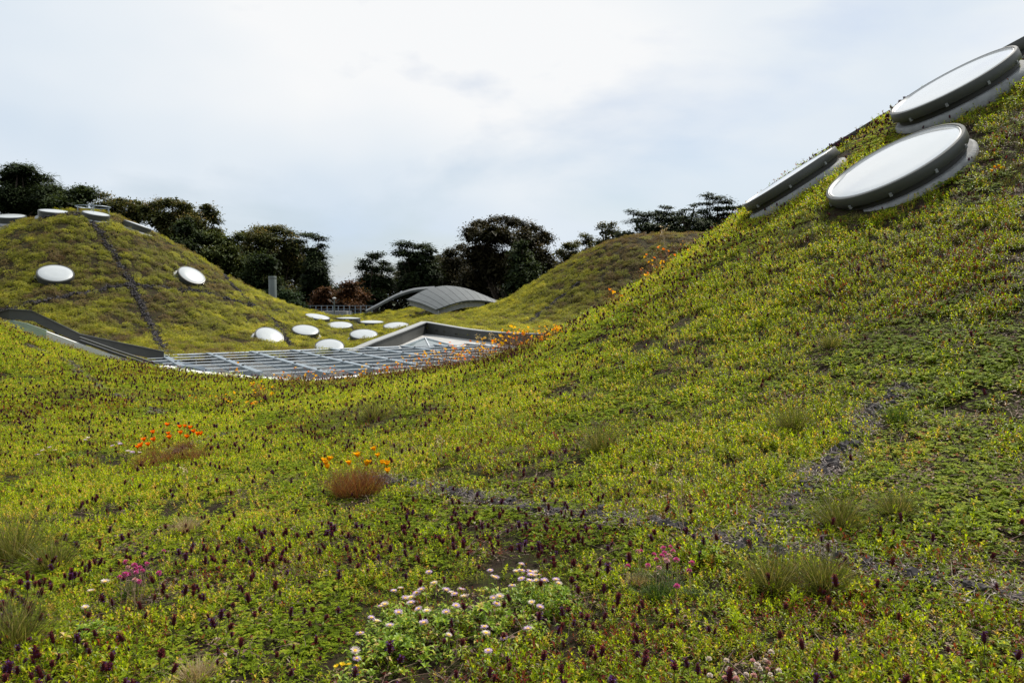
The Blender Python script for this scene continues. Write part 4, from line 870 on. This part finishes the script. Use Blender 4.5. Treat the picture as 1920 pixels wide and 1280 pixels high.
# grass tufts
TU = [(25, 1050, 160, 110, 'tuft', 'wide wispy dark grass tuft at the left edge'), (100, 1075, 90, 80, 'tuft', 'brownish grass tuft just right of the wide one at the left edge'), (25, 1225, 150, 110, 'tuft', 'big tan grass tuft in the lower left corner'), (242, 1122, 46, 30, 'tuftg', 'tiny dense green tuft under the small mauve thrift'),
      (1236, 1130, 62, 46, 'tuftg', 'small dark green grass cushion below the pink thrift'), (1198, 1100, 40, 30, 'tan', 'dry tan grass cushion left of the dark green one'), (1128, 850, 90, 66, 'tuft', 'soft green grass tuft standing alone right of centre'), (1488, 808, 80, 60, 'tuft', 'fine grass tuft on the slope left of the gravel branch'), (1680, 790, 56, 40, 'tuftg', 'small bright green tuft at the top of the gravel branch'),
      (1575, 1000, 100, 90, 'tuft', 'tall grass tuft in the middle of the slope behind the double tuft'), (1680, 970, 100, 60, 'tuft', 'low spreading grass tuft right of the tall one'), (1450, 1105, 120, 90, 'tuft', 'left half of the large double grass tuft by the gravel'), (1545, 1105, 110, 90, 'tuft', 'right half of the large double grass tuft by the gravel'),
      (370, 1290, 90, 50, 'tan', 'pale tan grass tuft at the bottom edge left of centre'), (700, 790, 70, 44, 'tuft', 'faint blue-green wispy tuft behind the golden poppies'), (350, 1000, 40, 40, 'tan', 'small straw-coloured tuft below the orange poppies'), (1560, 655, 60, 34, 'tuft', 'faint tuft high on the right slope')]
for px, py, w, hp, mt, lab in TU:
    b = hit(px, min(py, 1279)) if py < 1280 else hit(px, 1279); s = b[1] / 1440; rad = w * .5 * s; n = int(330 + 3.2 * w) if mt != 'tuftg' else 420; p = disc_pts(n, rad * .33); d = rdir(n, .45, 1.); d[:, :2] = d[:, :2] * .5 + p[:, :2] / (rad * .33) * .38
    p[:, 2] -= .02; lb = LB().add(blades(p, d, rng.uniform(.5, 1.05, n) * hp * s * 1.25, .0024 if b[1] < 7 else .004, .28, 4), np.clip(rng.rand(n), 0, 1), 10)
    tag(part('grass_tuft', lb.mesh('grass_tuft', [M[mt]]), None, tuple(b)), lab, 'grass tuft')
# tall dry stalks
for px, by, ty, lab in ((1282, 1015, 895, 'tall dry stalk with a brown seed head above the gravel strip'), (830, 868, 822, 'short dry grass stalk right of the golden poppies'), (1235, 920, 872, 'thin pale stalk right of centre'), (350, 925, 880, 'pale thin stalks below the orange poppies'), (900, 686, 632, 'bent dry stem rising before the dark parapet'), (925, 683, 628, 'second bent dry stem before the dark parapet'), (1248, 470, 430, 'leaning dry stalk on the slope edge before the middle dome')):
    b = hit(px, by); t = np.array(P(px - 6, ty, b[1])) - b; lb = LB()
    for k in range(3): stalk(lb, np.append(rng.randn(2) * .01, -.02), t * random.uniform(.8, 1) + np.append(rng.randn(2) * .02, 0), .003 * max(1, b[1] / 6), .7, .02)
    q = t * .93 + rng.randn(26, 3) * .012 * b[1] / 4; lb.add(leaves(q, rdir(26, -.2, 1), .016 * b[1] / 4, .008 * b[1] / 4), rng.rand(26), 5)
    o = part('dry_stalk', lb.mesh('dry_stalk', [M['tan']]), None, tuple(b)); tag(o, lab, 'dry stalk')
# yellow-leaved sprigs
ys = [sprig_patch(7, .06, .07, .045, .011, 'yellow_sprig', 'leaf', .75, 1.).data for _ in range(2)]
for px, py, lab in ((450, 1010, 'yellow-leaved sprig right of the left grass tufts'), (478, 1002, 'yellow-leaved sprig second in the row left of centre'), (800, 1012, 'pale yellow sprig behind the daisies, left one'), (826, 1010, 'pale yellow sprig behind the daisies, middle one'), (862, 1014, 'pale yellow sprig behind the daisies, right one'), (812, 975, 'greenish yellow sprig below the gravel strip'), (1385, 1180, 'tall yellow sprig in front of the double tuft'), (1500, 1150, 'yellow sprig in front of the right half of the double tuft'), (1720, 1180, 'yellow sprig below the dark end of the gravel strip')):
    b = hit(px, py); o = part('yellow_sprig', random.choice(ys), None, tuple(b)); o.rotation_euler.z = random.random() * 6; tag(o, lab, 'sprig')

# ------------------------------------------------------------------ trees beyond the roof
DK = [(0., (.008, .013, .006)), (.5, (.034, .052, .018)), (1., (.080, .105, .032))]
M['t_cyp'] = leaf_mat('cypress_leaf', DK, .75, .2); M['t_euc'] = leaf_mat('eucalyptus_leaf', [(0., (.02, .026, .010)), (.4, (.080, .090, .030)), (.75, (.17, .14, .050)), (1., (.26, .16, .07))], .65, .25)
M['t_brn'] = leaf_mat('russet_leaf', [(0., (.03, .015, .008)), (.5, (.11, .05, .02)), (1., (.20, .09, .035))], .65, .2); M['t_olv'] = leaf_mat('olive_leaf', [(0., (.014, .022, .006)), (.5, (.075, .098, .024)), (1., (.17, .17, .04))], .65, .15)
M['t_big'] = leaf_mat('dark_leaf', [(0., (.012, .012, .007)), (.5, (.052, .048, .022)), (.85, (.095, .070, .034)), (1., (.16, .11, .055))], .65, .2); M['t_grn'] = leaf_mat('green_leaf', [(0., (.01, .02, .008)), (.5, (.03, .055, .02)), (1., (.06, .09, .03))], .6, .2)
for k_ in M: 
    if k_.startswith('t_'):
        for n_ in M[k_].node_tree.nodes:
            if n_.type == 'BSDF_PRINCIPLED': n_.inputs['Specular IOR Level'].default_value = .15
def tree(d, blobs, m, label, kind='tree', group=None, flat=.0, card=.33, dens=1., cat='tree', drop=None):
    cx = sum(b[0] * b[2] for b in blobs) / sum(b[2] for b in blobs); s = d / 1440
    zb = -12.; base = Vector((P(cx, 560, d)[0], d, zb)); o = empty(kind, base, label, cat, group); lb = LB(); bv = np.array(base); wb = MB()
    low = min(P(b[0], b[1], d)[2] - b[3] * s for b in blobs)
    fork = np.array([base.x, d, max(low - 1.5, zb + 2)]); th = .035 * max(4., (max(P(b[0], b[1], d)[2] for b in blobs) - zb))
    wb.tube([(0, 0, -.3), (rng.randn() * .2, 0, (fork[2] - zb) * .5), tuple(fork - bv)], [th, th * .8, th * .62], 8)
    for px, py, rx, ry in blobs:
        if flat: ry *= 1.35
        c = np.array(P(px, py, d)); c[1] += rng.uniform(-1, 1) * rx * s * .8; R3 = np.array([rx * s, max(rx, ry) * s * .8, ry * s])
        wb.tube([tuple(fork - bv), tuple((fork * .5 + c * .5) - bv + rng.randn(3) * .3 * [1, 1, .3]), tuple(c - bv)], [th * .28, th * .16, .03], 5, False)
        m_ = max(4, int(rx * ry / 26)); sub = rng.randn(m_, 3); sub /= np.linalg.norm(sub, axis=1, keepdims=True); sub *= rng.rand(m_, 1) ** .4; sub = c + sub * R3 * .85
        n = int(rx * ry * 2.6 * dens * (s / .066) ** 2 * (.34 / card) ** 2) + 60; w = rng.randint(0, m_, n); q = sub[w] + rng.randn(n, 3) * (np.minimum(R3, 1.3) * [.36, .36, .32 if not flat else .26])
        dv = rdir(n, -.5, .9); 
        if flat: dv = q - c; dv[:, 2] = np.abs(dv[:, 2]) * .15 + rng.randn(n) * .12; dv += rng.randn(n, 3) * [.5, .5, .12]
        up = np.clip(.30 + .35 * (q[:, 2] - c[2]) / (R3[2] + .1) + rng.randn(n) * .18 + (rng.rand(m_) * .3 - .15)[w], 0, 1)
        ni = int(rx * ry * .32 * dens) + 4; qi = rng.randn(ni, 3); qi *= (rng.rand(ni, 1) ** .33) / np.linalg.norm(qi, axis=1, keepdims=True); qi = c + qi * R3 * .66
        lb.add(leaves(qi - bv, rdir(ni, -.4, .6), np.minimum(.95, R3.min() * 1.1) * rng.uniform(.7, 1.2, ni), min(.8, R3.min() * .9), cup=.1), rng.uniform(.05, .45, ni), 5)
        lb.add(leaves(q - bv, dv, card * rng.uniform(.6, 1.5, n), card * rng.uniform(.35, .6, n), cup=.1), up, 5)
    wb.build('trunk', M['wood'], o); part('crown', lb.mesh('crown', [M[m]]), o); return o
TG = 'trees standing beyond the roof'
tree(95, [(5, 330, 45, 14), (45, 322, 36, 10), (38, 316, 18, 6), (72, 334, 26, 7), (25, 350, 60, 14), (85, 362, 40, 16), (20, 378, 60, 24), (100, 378, 36, 24), (60, 395, 70, 20), (-40, 345, 40, 30)], 't_cyp', 'broad dark cypress with flat layers at the far left edge', 'cypress_tree', TG, .1)
tree(92, [(142, 356, 28, 11), (150, 372, 28, 18), (122, 370, 28, 16), (165, 365, 14, 12), (140, 395, 50, 22)], 't_cyp', 'round-headed dark tree right of the far left cypress', 'cypress_tree', TG)
tree(105, [(195, 370, 20, 7), (222, 376, 20, 8), (250, 384, 24, 10), (210, 390, 34, 14), (265, 398, 26, 18), (235, 410, 50, 20)], 't_euc', 'thin-crowned brownish eucalyptus above the left dome', 'eucalyptus_tree', TG, dens=.8)
tree(98, [(298, 382, 26, 10), (325, 380, 20, 9), (275, 394, 22, 12), (352, 390, 22, 9), (385, 388, 14, 8), (340, 402, 36, 16), (392, 402, 18, 14), (405, 415, 10, 10), (310, 415, 34, 22), (370, 425, 34, 20), (395, 440, 24, 20), (330, 445, 40, 24)], 't_euc', 'large brown-green eucalyptus behind the right shoulder of the left dome', 'eucalyptus_tree', TG)
tree(88, [(350, 412, 9, 8), (348, 428, 20, 12), (352, 446, 30, 16), (350, 466, 38, 16), (360, 485, 44, 18)], 't_cyp', 'small dark conical tree before the large eucalyptus', 'conifer_tree', TG)
tree(90, [(400, 448, 26, 14), (432, 458, 24, 14), (450, 446, 12, 8), (425, 480, 40, 20), (445, 505, 44, 26), (400, 490, 34, 26), (455, 535, 40, 30)], 't_olv', 'olive green tree sloping down beside the left dome', 'broadleaf_tree', TG)
tree(100, [(490, 432, 26, 9), (515, 430, 22, 8), (545, 438, 18, 8), (465, 446, 22, 12), (505, 452, 46, 18), (550, 465, 26, 22), (480, 480, 36, 24), (530, 490, 42, 30), (500, 520, 50, 34), (565, 510, 24, 34), (530, 560, 60, 30)], 't_euc', 'rounded eucalyptus with a rusty brown top, left of the sky gap', 'eucalyptus_tree', TG)
tree(86, [(490, 496, 30, 26), (468, 530, 26, 30), (508, 545, 24, 30)], 't_cyp', 'dark conifer behind the grey pipe', 'conifer_tree', TG)
tree(92, [(572, 440, 26, 4), (598, 446, 20, 4), (560, 452, 14, 4), (605, 462, 12, 4), (582, 470, 22, 8), (592, 486, 22, 14), (600, 508, 22, 18), (588, 530, 28, 24), (572, 558, 30, 22), (612, 532, 8, 10)], 't_cyp', 'dark windswept cypress with a flat plume left of the sky gap', 'cypress_tree', TG, .1)
tree(80, [(540, 560, 22, 12), (556, 572, 20, 10), (528, 552, 14, 10), (570, 580, 20, 8)], 't_grn', 'pale green bush right of the grey pipe', 'bush', None, card=.25, cat='bush')
tree(82, [(612, 545, 14, 10), (606, 560, 18, 14), (600, 575, 20, 12)], 't_brn', 'small russet tree on the left of the lamp post', 'russet_tree', 'russet trees by the lamp post', card=.28)
tree(84, [(655, 535, 20, 10), (650, 552, 26, 14), (670, 558, 22, 14), (655, 572, 34, 12)], 't_brn', 'larger russet brown tree right of the lamp post', 'russet_tree', 'russet trees by the lamp post', card=.28)
tree(110, [(630, 545, 12, 10), (622, 552, 12, 12), (640, 560, 25, 14)], 't_cyp', 'low dark tree filling the foot of the sky gap', 'broadleaf_tree', TG)
tree(92, [(702, 480, 20, 7), (688, 490, 16, 7), (718, 492, 14, 7), (676, 500, 14, 6), (700, 506, 26, 9), (728, 505, 14, 8), (690, 525, 24, 14), (715, 530, 24, 18), (695, 556, 34, 18)], 't_cyp', 'open-crowned pine right of the sky gap', 'pine_tree', TG, card=.28)
tree(96, [(762, 459, 24, 6), (788, 463, 22, 6), (808, 470, 14, 6), (752, 474, 20, 7), (785, 482, 34, 10), (765, 500, 32, 16), (805, 510, 26, 22), (780, 535, 44, 24)], 't_cyp', 'dark layered cypress between the pine and the big round tree', 'cypress_tree', TG, .1)
tree(104, [(845, 475, 20, 9), (865, 465, 14, 8), (850, 500, 30, 22), (835, 530, 34, 30)], 't_big', 'dark low tree at the left foot of the big round tree', 'broadleaf_tree', TG)
tree(94, [(900, 420, 24, 10), (935, 412, 30, 7), (965, 416, 26, 9), (995, 426, 24, 11), (1020, 446, 20, 14), (885, 440, 18, 14), (925, 445, 44, 24), (985, 455, 40, 26), (900, 480, 40, 30), (1010, 490, 30, 30), (950, 500, 60, 40), (890, 530, 40, 36), (1000, 545, 50, 34), (940, 560, 60, 30)], 't_big', 'largest dark round-crowned tree in the middle of the skyline', 'broadleaf_tree', TG, dens=1.15)
tree(86, [(978, 462, 12, 10), (975, 482, 24, 16), (985, 508, 32, 20), (980, 540, 40, 28)], 't_cyp', 'dark green conifer in front of the big round tree', 'conifer_tree', TG)
tree(100, [(1066, 462, 18, 9), (1052, 474, 14, 9), (1082, 458, 10, 7), (1078, 482, 30, 14), (1060, 505, 34, 22), (1040, 535, 40, 24)], 't_euc', 'small grey-green eucalyptus right of the big round tree', 'eucalyptus_tree', TG, dens=.8)
tree(98, [(1098, 444, 14, 6), (1104, 456, 16, 9), (1112, 472, 24, 12), (1100, 492, 34, 18)], 't_euc', 'slender eucalyptus second to the right of the big round tree', 'eucalyptus_tree', TG, dens=.8)
tree(95, [(1130, 424, 12, 6), (1148, 422, 12, 6), (1135, 437, 16, 8), (1158, 438, 14, 9), (1140, 458, 28, 14), (1160, 466, 26, 16)], 't_euc', 'airy eucalyptus touching the layered cypress', 'eucalyptus_tree', TG, dens=.8)
tree(90, [(1192, 399, 16, 4), (1210, 404, 18, 4), (1236, 400, 20, 5), (1250, 389, 12, 3), (1260, 402, 18, 4), (1200, 415, 28, 5), (1245, 414, 34, 6), (1275, 412, 16, 5), (1215, 430, 44, 8), (1260, 432, 38, 10), (1225, 450, 60, 14), (1175, 440, 14, 8)], 't_cyp', 'layered flat-topped cypress behind the middle dome', 'cypress_tree', TG, .1)
tree(88, [(1326, 366, 12, 3), (1345, 372, 18, 4), (1364, 378, 14, 4), (1332, 380, 20, 4), (1372, 390, 12, 4), (1350, 392, 26, 5), (1318, 398, 18, 4), (1362, 402, 24, 5), (1330, 408, 34, 6), (1290, 415, 20, 5), (1305, 424, 40, 8), (1345, 424, 40, 12), (1310, 440, 50, 12)], 't_cyp', 'tall layered cypress highest behind the right slope', 'cypress_tree', TG, .1)
tree(86, [(1290, 392, 10, 3), (1278, 398, 12, 3), (1302, 386, 8, 3), (1285, 410, 14, 4), (1300, 404, 10, 4)], 't_cyp', 'half-bare thin tree between the two layered cypresses', 'bare_tree', TG, .1, dens=.35)
tree(80, [(1392, 390, 8, 5), (1396, 398, 12, 8), (1404, 410, 16, 10)], 't_cyp', 'small dark treetop beside the foot of the narrow skylight', 'conifer_tree', TG)
# the wood that closes off the view between and behind them
lb = LB(); n = 32000; px = rng.uniform(300, 1330, n); top = np.interp(px, [300, 420, 500, 600, 622, 655, 690, 760, 860, 1040, 1150, 1330], [402, 452, 462, 486, 546, 548, 525, 500, 480, 490, 470, 430]) + 14 * (vn(px / 16., 0 * px, 3) - .3) * 2
dd = rng.uniform(112, 125, n); py = top + (640 - top) * rng.rand(n) ** 1.3; q = np.array([P(a, b, c_) for a, b, c_ in zip(px, py, dd)])
lb.add(leaves(q, rdir(n, -.3, .8), 1.1 * rng.uniform(.5, 1.3, n), .8, cup=.1), rng.rand(n) * .6, 5)
tag(part('distant_wood', lb.mesh('distant_wood', [M['t_big']])), 'dark mass of woodland closing the view behind the single trees', 'woodland', None, 'stuff')
print('tree tris', sum(len(o_.data.polygons) for o_ in scene.objects if o_.name.startswith('crown')))
